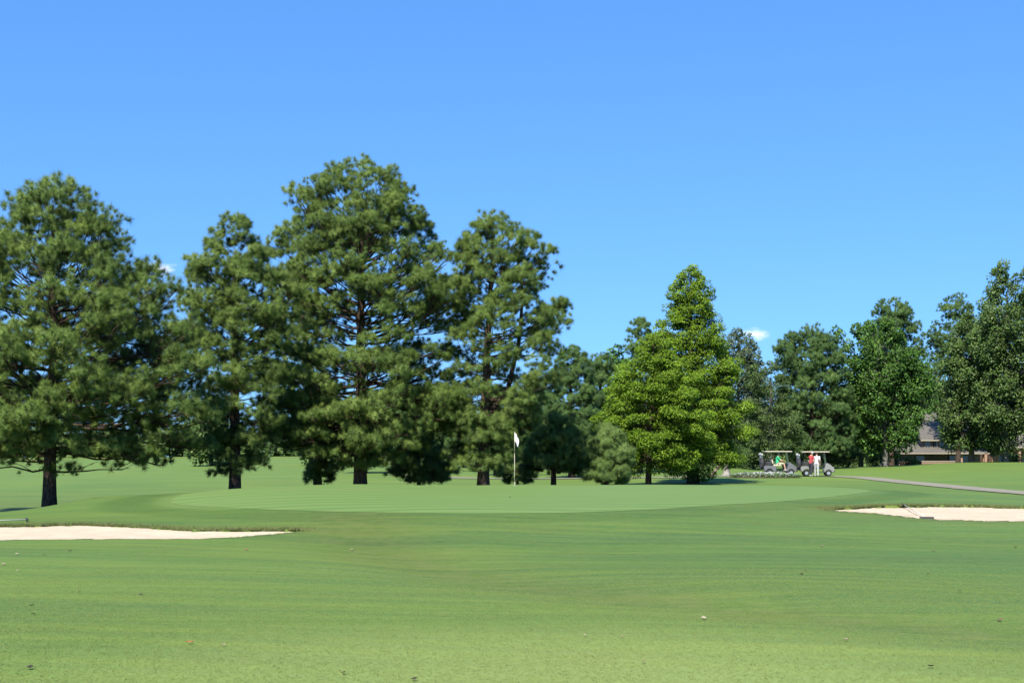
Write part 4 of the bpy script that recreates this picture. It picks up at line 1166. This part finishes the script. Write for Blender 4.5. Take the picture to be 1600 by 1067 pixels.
    if cap:
        bm = bmesh.new(); add_ball(bm, head + upv*0.045, (0.112, 0.094, 0.088), 16, 12)
        bmesh.ops.delete(bm, geom=[q for q in bm.verts if (q.co - head).dot(upv) < 0.045], context='VERTS')
        co = bm_obj('cap', bm, M[cap], root, True)
        bm = bmesh.new(); add_ball(bm, head + upv*0.048 + fw*0.12, (0.085, 0.078, 0.010), 12, 6); bm_obj('brim', bm, M[cap], co, True)
    return root

def seated(y0, xo=0.0, lean=0.0, hands=(0.38, 1.12)):
    J = dict(hip=(-0.18+xo, y0, 0.90), chest=(-0.20+xo+lean, y0, 1.28), neck=(-0.17+xo+lean, y0, 1.47), head=(-0.13+xo+lean, y0, 1.61))
    for s_, sg in (('l', 1), ('r', -1)):
        J['sh'+s_] = (-0.20+xo+lean, y0 + sg*0.185, 1.38); J['el'+s_] = (0.02+xo+lean, y0 + sg*0.22, 1.15); J['wr'+s_] = (hands[0]-0.12+xo, y0 + sg*0.14, hands[1])
        J['hp'+s_] = (-0.12+xo, y0 + sg*0.10, 0.89); J['kn'+s_] = (0.30+xo, y0 + sg*0.13, 0.90); J['an'+s_] = (0.40+xo, y0 + sg*0.13, 0.46)
    return J

# ------------------------------------------------------------------ golf carts
def golf_cart(label, loc, rz, paint):
    root = empty('golf_cart', loc, rz); tag(root, label, 'golf cart', 'golf carts parked on the path')
    # rear body with wheel arch, side skirt, front cowl (profiles in x, z)
    def arch(cx, r_, z0, n=9, a0=180, a1=0):
        return [(cx + r_*math.cos(math.radians(a)), z0 + r_*math.sin(math.radians(a))) for a in np.linspace(a0, a1, n)]
    bm = bmesh.new()
    prof = [(-1.22,0.42)] + arch(-0.80,0.28,0.30) + [(-0.30,0.30),(-0.30,0.70),(-0.55,0.74),(-1.10,0.76),(-1.24,0.66)]
    add_poly_prism(bm, prof, -0.58, 0.58)
    bmesh.ops.bevel(bm, geom=[e for e in bm.edges], offset=0.025, segments=2, affect='EDGES')
    bm_obj('rear_body', bm, M[paint], root)
    bm = bmesh.new(); add_box(bm, -0.32, 0.62, -0.56, 0.56, 0.27, 0.335, 0.015); bm_obj('floor_pan', bm, M['dark_grey'], root)
    bm = bmesh.new()
    prof = [(0.52,0.30)] + arch(0.84,0.27,0.27) + [(1.24,0.30),(1.28,0.45),(1.20,0.66),(1.00,0.84),(0.78,0.98),(0.66,1.00),(0.60,0.80),(0.50,0.45)]
    add_poly_prism(bm, prof, -0.56, 0.56)
    bmesh.ops.bevel(bm, geom=[e for e in bm.edges], offset=0.03, segments=2, affect='EDGES')
    cowl = bm_obj('front_cowl', bm, M[paint], root)
    bm = bmesh.new(); add_box(bm, 1.24, 1.33, -0.52, 0.52, 0.30, 0.42, 0.03); bm_obj('bumper', bm, M['dark_grey'], root)
    for y in (-0.38, 0.38):
        bm = bmesh.new(); add_ball(bm, (1.215, y, 0.60), (0.05, 0.09, 0.06)); bm_obj('headlight', bm, M['white_paint'], root, True)
    bm = bmesh.new(); add_box(bm, -0.55, 0.08, -0.55, 0.55, 0.72, 0.84, 0.04); bm_obj('seat', bm, M['seat'], root)
    bm = bmesh.new(); add_box(bm, -0.60, -0.50, -0.55, 0.55, 0.90, 1.22, 0.035, Matrix.Rotation(math.radians(-10), 3, 'Y'), (-0.55, 0, 0.9)); bm_obj('backrest', bm, M['seat'], root)
    for y in (-0.57, 0.57):
        bm = bmesh.new(); capsules(bm, [((-0.55,y,0.80),0.016), ((-0.50,y,0.98),0.016), ((-0.15,y,0.98),0.016), ((-0.10,y,0.80),0.016)]); bm_obj('armrest', bm, M['dark_grey'], root, True)
    bm = bmesh.new(); add_box(bm, -1.12, 0.92, -0.58, 0.58, 1.80, 1.87, 0.03)
    for q in bm.verts:
        q.co.z += 0.03 * (1 - (q.co.y / 0.58) ** 2) - 0.02 * max(0, q.co.x - 0.6)
    bm_obj('canopy', bm, M['canopy'], root)
    for y in (-0.53, 0.53):
        bm = bmesh.new(); capsules(bm, [((0.70,y,0.96),0.016), ((0.52,y,1.80),0.016)]); bm_obj('strut', bm, M['dark_grey'], root, True)
        bm = bmesh.new(); capsules(bm, [((-0.95,y,0.74),0.016), ((-0.98,y,1.30),0.016), ((-0.90,y,1.80),0.016)]); bm_obj('strut', bm, M['dark_grey'], root, True)
    bm = bmesh.new(); add_box(bm, 0.695, 0.703, -0.50, 0.50, 0.98, 1.76, 0, Matrix.Rotation(math.radians(-12), 3, 'Y'), (0.70, 0, 0.98)); bm_obj('windshield', bm, M['glass'], root)
    bm = bmesh.new(); capsules(bm, [((0.62,0.24,0.80),0.018), ((0.36,0.24,1.06),0.018)]); st = bm_obj('steering_column', bm, M['dark_grey'], root, True)
    bm = bmesh.new()
    n = Vector((-0.7,0,0.7)).normalized(); a = Vector((0,1,0)); b = n.cross(a)
    for k in range(16):
        p = [Vector((0.35,0.24,1.07)) + (a*math.cos(t)+b*math.sin(t))*0.16 for t in (k*math.pi/8, (k+1)*math.pi/8)]
        add_cone(bm, p[0], p[1], 0.014, 0.014, 6)
    bm_obj('steering_wheel', bm, M['black_rubber'], root, True)
    bm = bmesh.new(); add_box(bm, -1.42, -1.05, -0.48, 0.48, 0.44, 0.48, 0.01); add_box(bm, -1.10, -1.06, -0.50, 0.50, 1.02, 1.07, 0.008)
    for y in (-0.46, 0.46): add_box(bm, -1.10, -1.06, y-0.02, y+0.02, 0.48, 1.02, 0)
    bm_obj('bag_rack', bm, M['dark_grey'], root)
    bm = bmesh.new(); add_box(bm, -1.04, -0.62, -0.50, 0.50, 0.765, 1.06, 0.04); bm_obj('sweater_basket', bm, M['dark_grey'], root)
    bm = bmesh.new(); add_box(bm, 0.50, 0.66, -0.53, 0.53, 0.80, 0.94, 0.03); bm_obj('dashboard', bm, M['dark_grey'], root)
    bm = bmesh.new(); add_box(bm, -0.34, -0.27, -0.55, 0.55, 0.34, 0.70, 0.01); bm_obj('seat_riser', bm, M['dark_grey'], root)
    for x in (-0.80, 0.84):
        for y in (-0.50, 0.50):
            w = empty('wheel', (x, y, 0.225)); w.parent = root
            bm = bmesh.new()
            ring = [(0.125,-0.09),(0.19,-0.105),(0.222,-0.085),(0.225,0.0),(0.222,0.085),(0.19,0.105),(0.125,0.09)]
            vs_ = [[bm.verts.new((r_*math.cos(t), yy, r_*math.sin(t))) for r_, yy in ring] for t in np.linspace(0, 2*math.pi, 24, endpoint=False)]
            for i in range(24):
                for j in range(len(ring)-1): bm.faces.new((vs_[i][j], vs_[(i+1)%24][j], vs_[(i+1)%24][j+1], vs_[i][j+1]))
            bm_obj('tyre', bm, M['black_rubber'], w, True)
            bm = bmesh.new(); add_cone(bm, (0,-0.075,0), (0,0.075,0), 0.128, 0.128, 20); add_cone(bm, (0,-0.095,0), (0,0.095,0), 0.05, 0.05, 12); bm_obj('rim', bm, M['metal'], w)
    return root
def golf_bag(label, loc, rz, mat, covers):
    root = empty('golf_bag', loc, rz); tag(root, label, 'golf bag', 'golf bags on the carts')
    ax = Vector((-0.16, 0, 0.985)).normalized()
    bm = bmesh.new(); add_cone(bm, (0,0,0), ax*0.84, 0.125, 0.145, 16)
    bmesh.ops.bevel(bm, geom=[e for e in bm.edges if len(e.link_faces) == 2 and abs(e.link_faces[0].normal.dot(e.link_faces[1].normal)) < 0.5], offset=0.02, segments=2, affect='EDGES')
    bm_obj('bag', bm, M[mat], root, True)
    bm = bmesh.new(); add_box(bm, -0.10, -0.04+0.02, -0.10, 0.10, 0.12, 0.42, 0.03)
    bmesh.ops.translate(bm, verts=bm.verts, vec=(-0.11, 0, 0)); bm_obj('pocket', bm, M[mat], root)
    bm = bmesh.new(); add_cone(bm, ax*0.80, ax*0.86, 0.152, 0.152, 16); bm_obj('collar', bm, M['dark_grey'], root)
    r = random.Random(label)
    for k in range(7):
        a = k * 0.9; p = ax*0.7 + Vector((math.cos(a)*0.075, math.sin(a)*0.085, 0)); e = p + ax*(0.38 + 0.1*r.random()) + Vector((0, 0, 0.02))
        bm = bmesh.new(); add_cone(bm, p, e, 0.007, 0.006, 6); c = bm_obj('club', bm, M['metal'], root)
        bm = bmesh.new()
        if k < covers: add_ball(bm, e, (0.06, 0.045, 0.07)); bm_obj('headcover', bm, M['white_paint' if k % 2 == 0 else 'dark_grey'], c, True)
        else: add_box(bm, e.x-0.045, e.x+0.03, e.y-0.011, e.y+0.011, e.z-0.02, e.z+0.03, 0.006); bm_obj('club_head', bm, M['metal'], c)

def on_path(px, d): 
    x = (px - 800) * d / F
    return (x, d, Hs(x, d) + 0.036)
la = on_path(1217, 98.6); ra = on_path(1275.5, 97.6)
ra_rz = -0.10; la_rz = -0.03
golf_cart('grey golf cart behind the flower bed, seated golfer in green aboard', la, la_rz, 'cart_grey')
golf_cart('silver golf cart at the head of the path, golfers standing beside it', ra, ra_rz, 'cart_silver')
def rel(base, rz, x, y, z):
    c, s_ = math.cos(rz), math.sin(rz)
    return (base[0] + c*x - s_*y, base[1] + s_*x + c*y, base[2] + z)
golf_bag('black golf bag on the near rear rack of the grey cart', rel(la, la_rz, -1.22, -0.25, 0.482), la_rz, 'bag_black', 4)
golf_bag('dark golf bag on the far rear rack of the grey cart', rel(la, la_rz, -1.22, 0.25, 0.482), la_rz, 'bag_navy', 3)
golf_bag('black golf bag on the near rear rack of the silver cart', rel(ra, ra_rz, -1.22, -0.25, 0.482), ra_rz, 'bag_black', 3)
golf_bag('dark golf bag on the far rear rack of the silver cart', rel(ra, ra_rz, -1.22, 0.25, 0.482), ra_rz, 'bag_navy', 4)
person('seated golfer in a green shirt, shorts and white cap in the grey cart', rel(la, la_rz, 0, 0, 0), la_rz, seated(-0.27, 0.02, 0.03), 'green_shirt', 'khaki', 'shorts', 'white_cloth', leglen=0.5)
person('seated golfer in dark clothes on the far seat of the grey cart', rel(la, la_rz, 0, 0, 0), la_rz, seated(0.26, 0.04, 0.06, (0.44, 1.10)), 'dark_cloth', 'dark_cloth', 'trousers', 'white_cloth')
def standing(lean=0.0, arms=None, stride=0.10):
    J = dict(hip=(0, 0, 0.96), chest=(0.02+lean*0.5, 0, 1.34), neck=(0.03+lean, 0, 1.54), head=(0.06+lean*1.15, 0, 1.69))
    for s_, sg in (('l', 1), ('r', -1)):
        J['sh'+s_] = (0.01+lean*0.7, sg*0.195, 1.45); J['el'+s_] = (-0.01+lean*0.7, sg*0.25, 1.17); J['wr'+s_] = (0.12+lean*0.7, sg*0.24, 0.95)
        J['hp'+s_] = (0, sg*0.10, 0.93); J['kn'+s_] = (0.03+sg*stride*0.5, sg*0.11, 0.50); J['an'+s_] = (sg*stride, sg*0.12, 0.085)
    if arms: J.update(arms)
    return J
p1 = rel(ra, ra_rz, -0.12, -1.02, 0); p1 = (p1[0], p1[1], Hs(p1[0], p1[1]) + 0.036)
person('standing golfer in a white shirt and pale trousers beside the silver cart', p1, math.radians(70), standing(0.03), 'white_cloth', 'pale_trousers', 'trousers', None)
p2 = rel(ra, ra_rz, -0.52, -0.86, 0); p2 = (p2[0], p2[1], Hs(p2[0], p2[1]) + 0.036)
person('golfer in a red shirt and white cap reaching up to the silver cart canopy', p2, math.radians(35), standing(0.06, dict(ell=(0.24, 0.24, 1.55), wrl=(0.36, 0.18, 1.76))), 'red', 'dark_cloth', 'trousers', 'white_cloth')

# ------------------------------------------------------------------ flower bed, stump, low rail
def flower_bed():
    cx, cy = (1195 - 800) * 93 / F, 93.2
    root = empty('flower_bed', (cx, cy, Hs(cx, cy))); tag(root, 'oval mulched flower bed with low white flowers in front of the carts', 'flower bed')
    an = np.linspace(0, 2*np.pi, 60, endpoint=False); V = []
    for t in np.linspace(1, 0.01, 10):
        x = 2.75 * t * np.cos(an) * (1 + 0.05*np.sin(3*an)); y = 1.5 * t * np.sin(an)
        V.append(np.stack([x, y, H(cx + x, cy + y) - Hs(cx, cy) + 0.02 + 0.12 * (1 - t**2.5) + 0.01*np.sin(x*9)*np.cos(y*11)], -1))
    grid_mesh('mulch_mound', np.array(V), M['soil'], root, wrap=True)
    r = np.random.default_rng(3)
    n = 300; a = r.uniform(0, 6.28, n); q = np.sqrt(r.uniform(0, 1, n)) * 0.93
    c = np.stack([2.75*q*np.cos(a), 1.5*q*np.sin(a), 0.07 + 0.12*(1 - q**2.5)], -1)
    c = c[(c[:, 0] > -1.2) | (r.uniform(0, 1, n) < 0.5)]
    c[:, 2] += H(cx + c[:, 0], cy + c[:, 1]) - Hs(cx, cy)
    k = len(c)
    V, T, N = leaves(r, c, np.full(k, 0.16), np.tile([0, 0, 1.0], (k, 1)), 26, 0.10, 0.07, 0.8, np.full(k, 0.5))
    o = quad_mesh('plant_leaves', V, M['hedge'], root, {'tint': T, 'nrm': N}); o['kind'] = 'stuff'
    cb = c + np.array([0, 0, 0.08])
    V, T, N = leaves(r, cb, np.full(k, 0.17), np.tile([0, 0, 1.0], (k, 1)), 6, 0.06, 0.06, 0.8, np.full(k, 0.5))
    o = quad_mesh('blossoms', V, M['white_cloth'], root); o['kind'] = 'stuff'
flower_bed()
def stump(label, px, py, d, h, r0, lean, mat, name='tree_stump'):
    x = (px - 800) * d / F; z = Hs(x, d)
    r = np.random.default_rng(int(px)); n = 20; V = []
    for i, t in enumerate(np.linspace(0, 1, 12)):
        an = np.linspace(0, 2*np.pi, n, endpoint=False)
        flare = 1 + 0.9 * math.exp(-t * 7)
        rr = r0 * flare * (1 - 0.18*t) * (1 + 0.10*np.sin(5*an + 1) * flare + 0.04*np.sin(11*an + t*3))
        zz = np.full(n, t*h - 0.05) + (0.06*np.sin(2*an) + 0.04*np.sin(5*an) if i == 11 else 0)
        V.append(np.stack([lean*t*h + rr*np.cos(an), rr*np.sin(an), zz], -1))
    an = np.linspace(0, 2*np.pi, n, endpoint=False)
    V.append(np.stack([lean*h + 0.01*np.cos(an), 0.01*np.sin(an), np.full(n, h - 0.12)], -1))
    root = empty(name, (x, d, z)); tag(root, label, 'tree stump')
    grid_mesh('trunk', np.array(V), M[mat], root, wrap=True)
stump('pale weathered stump with flared base left of the flower bed', 1135, 740, 99, 1.15, 0.22, 0.0, 'stump')
stump('tan leaning broken trunk under the right boughs of the tall lime conifer', 1110, 741, 96, 1.0, 0.11, 0.75, 'bark_tan', 'leaning_trunk')
rx, rd = (1160 - 800) * 97 / F, 97.0
rl = empty('low_rail', (rx, rd, Hs(rx, rd))); tag(rl, 'low dark rail with two round stubs left of the carts', 'rail')
bm = bmesh.new(); add_box(bm, -0.35, 1.35, -0.05, 0.05, 0.10, 0.19, 0.02); bm_obj('rail', bm, M['dark_grey'], rl)
for x in (0.15, 1.1):
    bm = bmesh.new(); add_cone(bm, (x,0,-0.08), (x,0,0.26), 0.07, 0.09, 12); add_ball(bm, (x,0,0.27), (0.13,0.11,0.07)); bm_obj('stub', bm, M['dark_grey'], rl, True)

# ------------------------------------------------------------------ shrubs
def shrub(label, px, d, h, w, seed, mat='hedge', leaf=0.16, group='shrubs along the house and trees'):
    x = (px - 800) * d / F; z = Hs(x, d); r = np.random.default_rng(seed)
    root = empty('shrub', (x, d, z)); tag(root, label, 'shrub', group)
    n = int(14 + 10 * h * w); c = unit(r.normal(size=(n, 3))) * (r.uniform(0.3, 1, (n, 1)) ** 0.5) * np.array([w*0.42, w*0.36, h*0.40])
    c[:, 2] += h * 0.5
    tb = Tubes()
    for q in c[:14]: tb.add(np.array([[0,0,-0.05], q*np.array([0.5,0.5,0.55]), q]), np.array([0.03,0.018,0.006]), 4)
    tb.build('stems', M['bark_grey'], root)['kind'] = 'stuff'
    V, T, N = leaves(r, c, np.full(n, 0.30 * max(0.6, min(h, w))), unit(c + 1e-3), 46, leaf, leaf*0.6, 0.85, 0.5 + r.normal(0, 0.1, n))
    quad_mesh('foliage', V, M[mat], root, {'tint': T, 'nrm': N})['kind'] = 'stuff'
shrub('clipped green shrub at the left corner of the brick house', 1422, 163, 1.8, 2.2, 1)
shrub('upright shrub against the pale end of the house', 1396, 162, 2.6, 1.7, 2)
shrub('low shrub at the foot of the grey oak trunk', 1580, 150, 1.1, 2.2, 3)
shrub('low dark shrub at the foot of the bright leafy tree', 1368, 140, 1.6, 3.0, 4)
shrub('bushy shrub under the cedar, just left above the carts', 1178, 125, 2.0, 3.2, 5)
shrub('rounded shrub behind the pale stump', 1148, 128, 2.2, 3.4, 6)
shrub('tall shrub in shade between the two golf carts', 1252, 130, 2.4, 2.6, 7)
shrub('dark shrub in the shade right of the silver cart', 1325, 136, 2.2, 4.4, 8)
shrub('dark shrub at the foot of the rounded pine', 1295, 134, 1.8, 3.2, 9)

# ------------------------------------------------------------------ house behind the oaks
def house():
    D = 168.0; S = D / F
    bx = (1405 - 800) * S; bz = 0.5
    root = empty('brick_house', (bx, D, bz)); tag(root, 'brick house with grey brown shingle roofs half hidden behind the oaks', 'house')
    X = lambda px: (px - 1405) * S
    Z = lambda py: EYE + (HOR - py) * S - bz
    def box(name, mat, *a, bev=0.0, parent=None):
        bm = bmesh.new(); add_box(bm, *a, bev); return bm_obj(name, bm, mat, parent or root)
    def roof(name, pts_, th=0.16):
        """quad roof plane with thickness"""
        p = [Vector(q) for q in pts_]; n = (p[1]-p[0]).cross(p[2]-p[0]).normalized()
        if n.z < 0: n = -n
        bm = bmesh.new(); a = [bm.verts.new(q) for q in p]; b = [bm.verts.new(q - n*th) for q in p]
        bm.faces.new(a); bm.faces.new(b[::-1])
        for i in range(len(p)): bm.faces.new((a[i], a[(i+1) % len(p)], b[(i+1) % len(p)], b[i]))
        bmesh.ops.recalc_face_normals(bm, faces=bm.faces)
        return bm_obj(name, bm, M['shingle'], root)
    e = Z(707.5)
    box('wall', M['brick'], 0.0, 2.0, 0.0, 9.0, -0.6, e - 0.05)                       # brick corner
    box('wall', M['siding'], 2.0, 11.5, 2.4, 9.0, -0.6, e + 0.6)                      # recessed porch wall
    box('door', M['siding'], 5.0, 6.0, 2.34, 2.395, 0.0, 2.05)
    for x0 in (2.9, 7.0, 8.8):
        w = box('window', M['trim'], x0, x0+1.2, 2.33, 2.397, 0.8, 2.0); box('pane', M['pane'], x0+0.07, x0+1.13, 2.315, 2.329, 0.87, 1.93, parent=w)
    box('garden_wall', M['brick'], 2.6, 7.8, -1.2, -0.9, -0.6, Z(721.0))
    cap_ = box('coping', M['trim'], 2.55, 7.85, -1.25, -0.85, Z(721.0) + 0.003, Z(721.0) + 0.09)
    for x0 in (7.95, 10.9): box('post', M['post'], x0, x0+0.26, -0.35, -0.09, -0.6, e - 0.14)
    roof('roof', [(-0.45,-0.7,e), (11.6,-0.7,e), (11.6,4.2,Z(690)), (1.9,4.2,Z(690))])
    roof('roof', [(-0.45,-0.7,e-0.003), (1.9,4.2,Z(690)-0.003), (1.9,8.6,Z(690)-0.003), (-0.45,9.4,e-0.003)])
    box('gutter', M['trim'], -0.45, 11.6, -0.80, -0.705, e - 0.14, e - 0.02)
    # upper storey with a row of windows
    u0, u1 = X(1448), X(1500)
    box('wall', M['siding'], u0, u1, 1.9, 6.5, Z(704), Z(687.5))
    for k in range(4):
        x0 = u0 + 0.35 + k * 0.95
        w = box('window', M['trim'], x0, x0+0.72, 1.83, 1.897, Z(700.5), Z(689)); w_ = (Z(689) - Z(700.5))
        for q in range(2): box('pane', M['pane'], x0+0.05+q*0.325, x0+0.345+q*0.325, 1.815, 1.829, Z(700.5)+0.06, Z(689)-0.06, parent=w)
        box('sill', M['trim'], x0-0.05, x0+0.77, 1.74, 1.826, Z(700.5)-0.09, Z(700.5)-0.003, parent=w)
    roof('roof', [(u0-0.4,1.3,Z(686.5)), (u1+0.4,1.3,Z(686.5)), (u1+0.4,6.6,Z(664)), (u0-0.4,6.6,Z(664))])
    box('fascia', M['trim'], u0-0.4, u1+0.4, 1.22, 1.297, Z(686.5)-0.17, Z(686.5)-0.02)
    # main hipped roof behind
    box('wall', M['brick'], 1.6, 14.0, 6.7, 15.0, Z(707.5)+0.4, Z(674))
    ez = Z(673)
    rd = 10.8
    roof('roof', [(0.9,6.1,ez), (14.6,6.1,ez), (11.6,rd,Z(637)), (X(1446),rd,Z(637))])
    roof('roof', [(0.9,6.097,ez), (X(1446),rd,Z(637)), (0.9,15.6,ez)])
    roof('roof', [(0.9,15.6,ez), (14.6,15.6,ez), (11.6,rd,Z(637)), (X(1446),rd,Z(637))])
    # right wing with a deep porch
    w0, w1 = X(1560), X(1680)
    box('wall', M['brick'], w0, w1, 2.2, 9.0, -0.6, Z(699))
    roof('roof', [(w0-0.5,-1.0,Z(698)), (w1,-1.0,Z(698)), (w1,4.5,Z(676)), (w0-0.5,4.5,Z(676))])
    box('gutter', M['trim'], w0-0.5, w1, -1.1, -1.005, Z(698)-0.15, Z(698)-0.02)
    for px in (1537, 1590, 1640):
        x = X(px) ; box('post', M['post'], x-0.15, x+0.15, -0.8, -0.5, -0.6, Z(698)-0.16 if px > 1550 else Z(707.5)-0.03)
    for px in (1570, 1608, 1635):
        w = box('window', M['trim'], X(px), X(px)+1.3, 2.13, 2.197, 0.7, 2.1)
        box('pane', M['pane'], X(px)+0.08, X(px)+1.22, 2.115, 2.129, 0.78, 2.02, parent=w)
    box('chimney', M['brick'], 9.0, 9.9, 11.4, 12.2, Z(650), Z(628))
    # pale end wall catching the sun at the left
    box('side_wall', M['trim'], -1.5, -0.55, 1.0, 1.3, -0.6, Z(697)); box('side_wall_cap', M['shingle'], -1.65, -0.46, 0.85, 1.45, Z(697)+0.003, Z(697)+0.12)
house()

# ------------------------------------------------------------------ grass standing up from the turf
def bunker_fringe(name, poly, label, seed, ymin):
    r = np.random.default_rng(seed)
    n = 15000
    k = r.integers(0, len(poly), n); t = r.uniform(0, 1, (n, 1))
    p = poly[k] * (1 - t) + poly[(k + 1) % len(poly)] * t
    c = poly.mean(0); o_ = unit(p - c)
    p = p + o_ * (r.exponential(0.11, (n, 1)) - 0.03)
    keep = (p[:, 1] > ymin) | (r.uniform(0, 1, n) < 0.35); p = p[keep]; n = len(p)
    z = H(p[:, 0], p[:, 1]) - 0.01
    h = r.uniform(0.04, 0.10, (n, 1)) * np.where(p[:, 1:2] > ymin, 1.15, 0.55)
    d = unit(np.concatenate([-(p - c) * 0.05 + r.normal(0, 0.35, (n, 2)), np.ones((n, 1))], 1))
    b = np.concatenate([p, z[:, None]], 1); sd_ = perp(d, r) * 0.007
    V = np.stack([b - sd_, b + sd_, b + d * h], 1).reshape(-1, 3)
    o = tri_mesh(name, V, M['lip_grass'], None, {'tint': np.repeat(np.clip(0.5 + r.normal(0, 0.2, n), 0, 1), 3), 'nrm': np.repeat(unit(d + np.array([0, -0.3, 0.3])), 3, axis=0)})
    tag(o, label, 'grass', kind='stuff')
M['lip_grass'] = leaf_mat('lip_grass', (0.075, 0.110, 0.030), (0.125, 0.155, 0.045), (0.22, 0.21, 0.095), 0.3)
bunker_fringe('rough_grass', lb_poly, 'ragged grass fringe on the lip of the left bunker', 4, 29.2)
bunker_fringe('rough_grass', rb_poly, 'ragged dry grass fringe on the lip of the right bunker', 5, 35.0)

def lawn():
    x = np.linspace(-11.5, 11.5, 90); y = np.linspace(7.2, 24, 80)
    X_, Y_ = np.meshgrid(x, y)
    Z_ = H(X_, Y_) + und(X_, Y_)
    dn = np.clip((22 - Y_) / 13, 0, 1) ** 1.5 * (1 - 0.85 * np.exp(-(swale_d(X_, Y_) / 0.9) ** 2)) * (np.abs(X_) < Y_ * 0.43 + 1.2)
    o = grid_mesh('grass', np.stack([X_, Y_, Z_], -1), M['blade'], attrs={'dens': dn.ravel()})
    tag(o, 'short mown grass blades of the near fairway', 'grass', kind='stuff')
    ng = bpy.data.node_groups.new('lawn_blades', 'GeometryNodeTree')
    ng.interface.new_socket('Geometry', in_out='INPUT', socket_type='NodeSocketGeometry')
    ng.interface.new_socket('Geometry', in_out='OUTPUT', socket_type='NodeSocketGeometry')
    N = ng.nodes; Lk = ng.links
    gi = N.new('NodeGroupInput'); go = N.new('NodeGroupOutput')
    dp = N.new('GeometryNodeDistributePointsOnFaces'); dp.distribute_method = 'RANDOM'
    at = N.new('GeometryNodeInputNamedAttribute'); at.data_type = 'FLOAT'; at.inputs['Name'].default_value = 'dens'
    mu = N.new('ShaderNodeMath'); mu.operation = 'MULTIPLY'; mu.inputs[1].default_value = 1500.0
    Lk.new(at.outputs['Attribute'], mu.inputs[0]); Lk.new(mu.outputs[0], dp.inputs['Density'])
    Lk.new(gi.outputs[0], dp.inputs['Mesh'])
    jn = N.new('GeometryNodeJoinGeometry')
    rr = random.Random(9)
    for k in range(6):
        cn = N.new('GeometryNodeMeshCone'); cn.fill_type = 'NONE'
        cn.inputs['Vertices'].default_value = 3; cn.inputs['Radius Top'].default_value = 0.0; cn.inputs['Radius Bottom'].default_value = 0.0026; cn.inputs['Depth'].default_value = rr.uniform(0.012, 0.024)
        tf = N.new('GeometryNodeTransform')
        tf.inputs['Translation'].default_value = (rr.uniform(-0.018, 0.018), rr.uniform(-0.018, 0.018), -0.004)
        tf.inputs['Rotation'].default_value = (rr.uniform(-1.1, 1.1), rr.uniform(-1.1, 1.1), rr.uniform(0, 6))
        Lk.new(cn.outputs['Mesh'], tf.inputs['Geometry']); Lk.new(tf.outputs[0], jn.inputs[0])
    ip = N.new('GeometryNodeInstanceOnPoints')
    Lk.new(dp.outputs['Points'], ip.inputs['Points']); Lk.new(jn.outputs[0], ip.inputs['Instance'])
    rv = N.new('FunctionNodeRandomValue'); rv.data_type = 'FLOAT_VECTOR'; rv.inputs[0].default_value = (-0.25, -0.25, 0); rv.inputs[1].default_value = (0.25, 0.25, 6.28)
    Lk.new(rv.outputs[0], ip.inputs['Rotation'])
    rs = N.new('FunctionNodeRandomValue'); rs.data_type = 'FLOAT'; rs.inputs[2].default_value = 0.55; rs.inputs[3].default_value = 1.15
    Lk.new(rs.outputs[1], ip.inputs['Scale'])
    sm_ = N.new('GeometryNodeSetMaterial'); sm_.inputs['Material'].default_value = M['blade']
    Lk.new(ip.outputs[0], sm_.inputs['Geometry']); Lk.new(sm_.outputs[0], go.inputs[0])
    md = o.modifiers.new('blades', 'NODES'); md.node_group = ng
lawn()
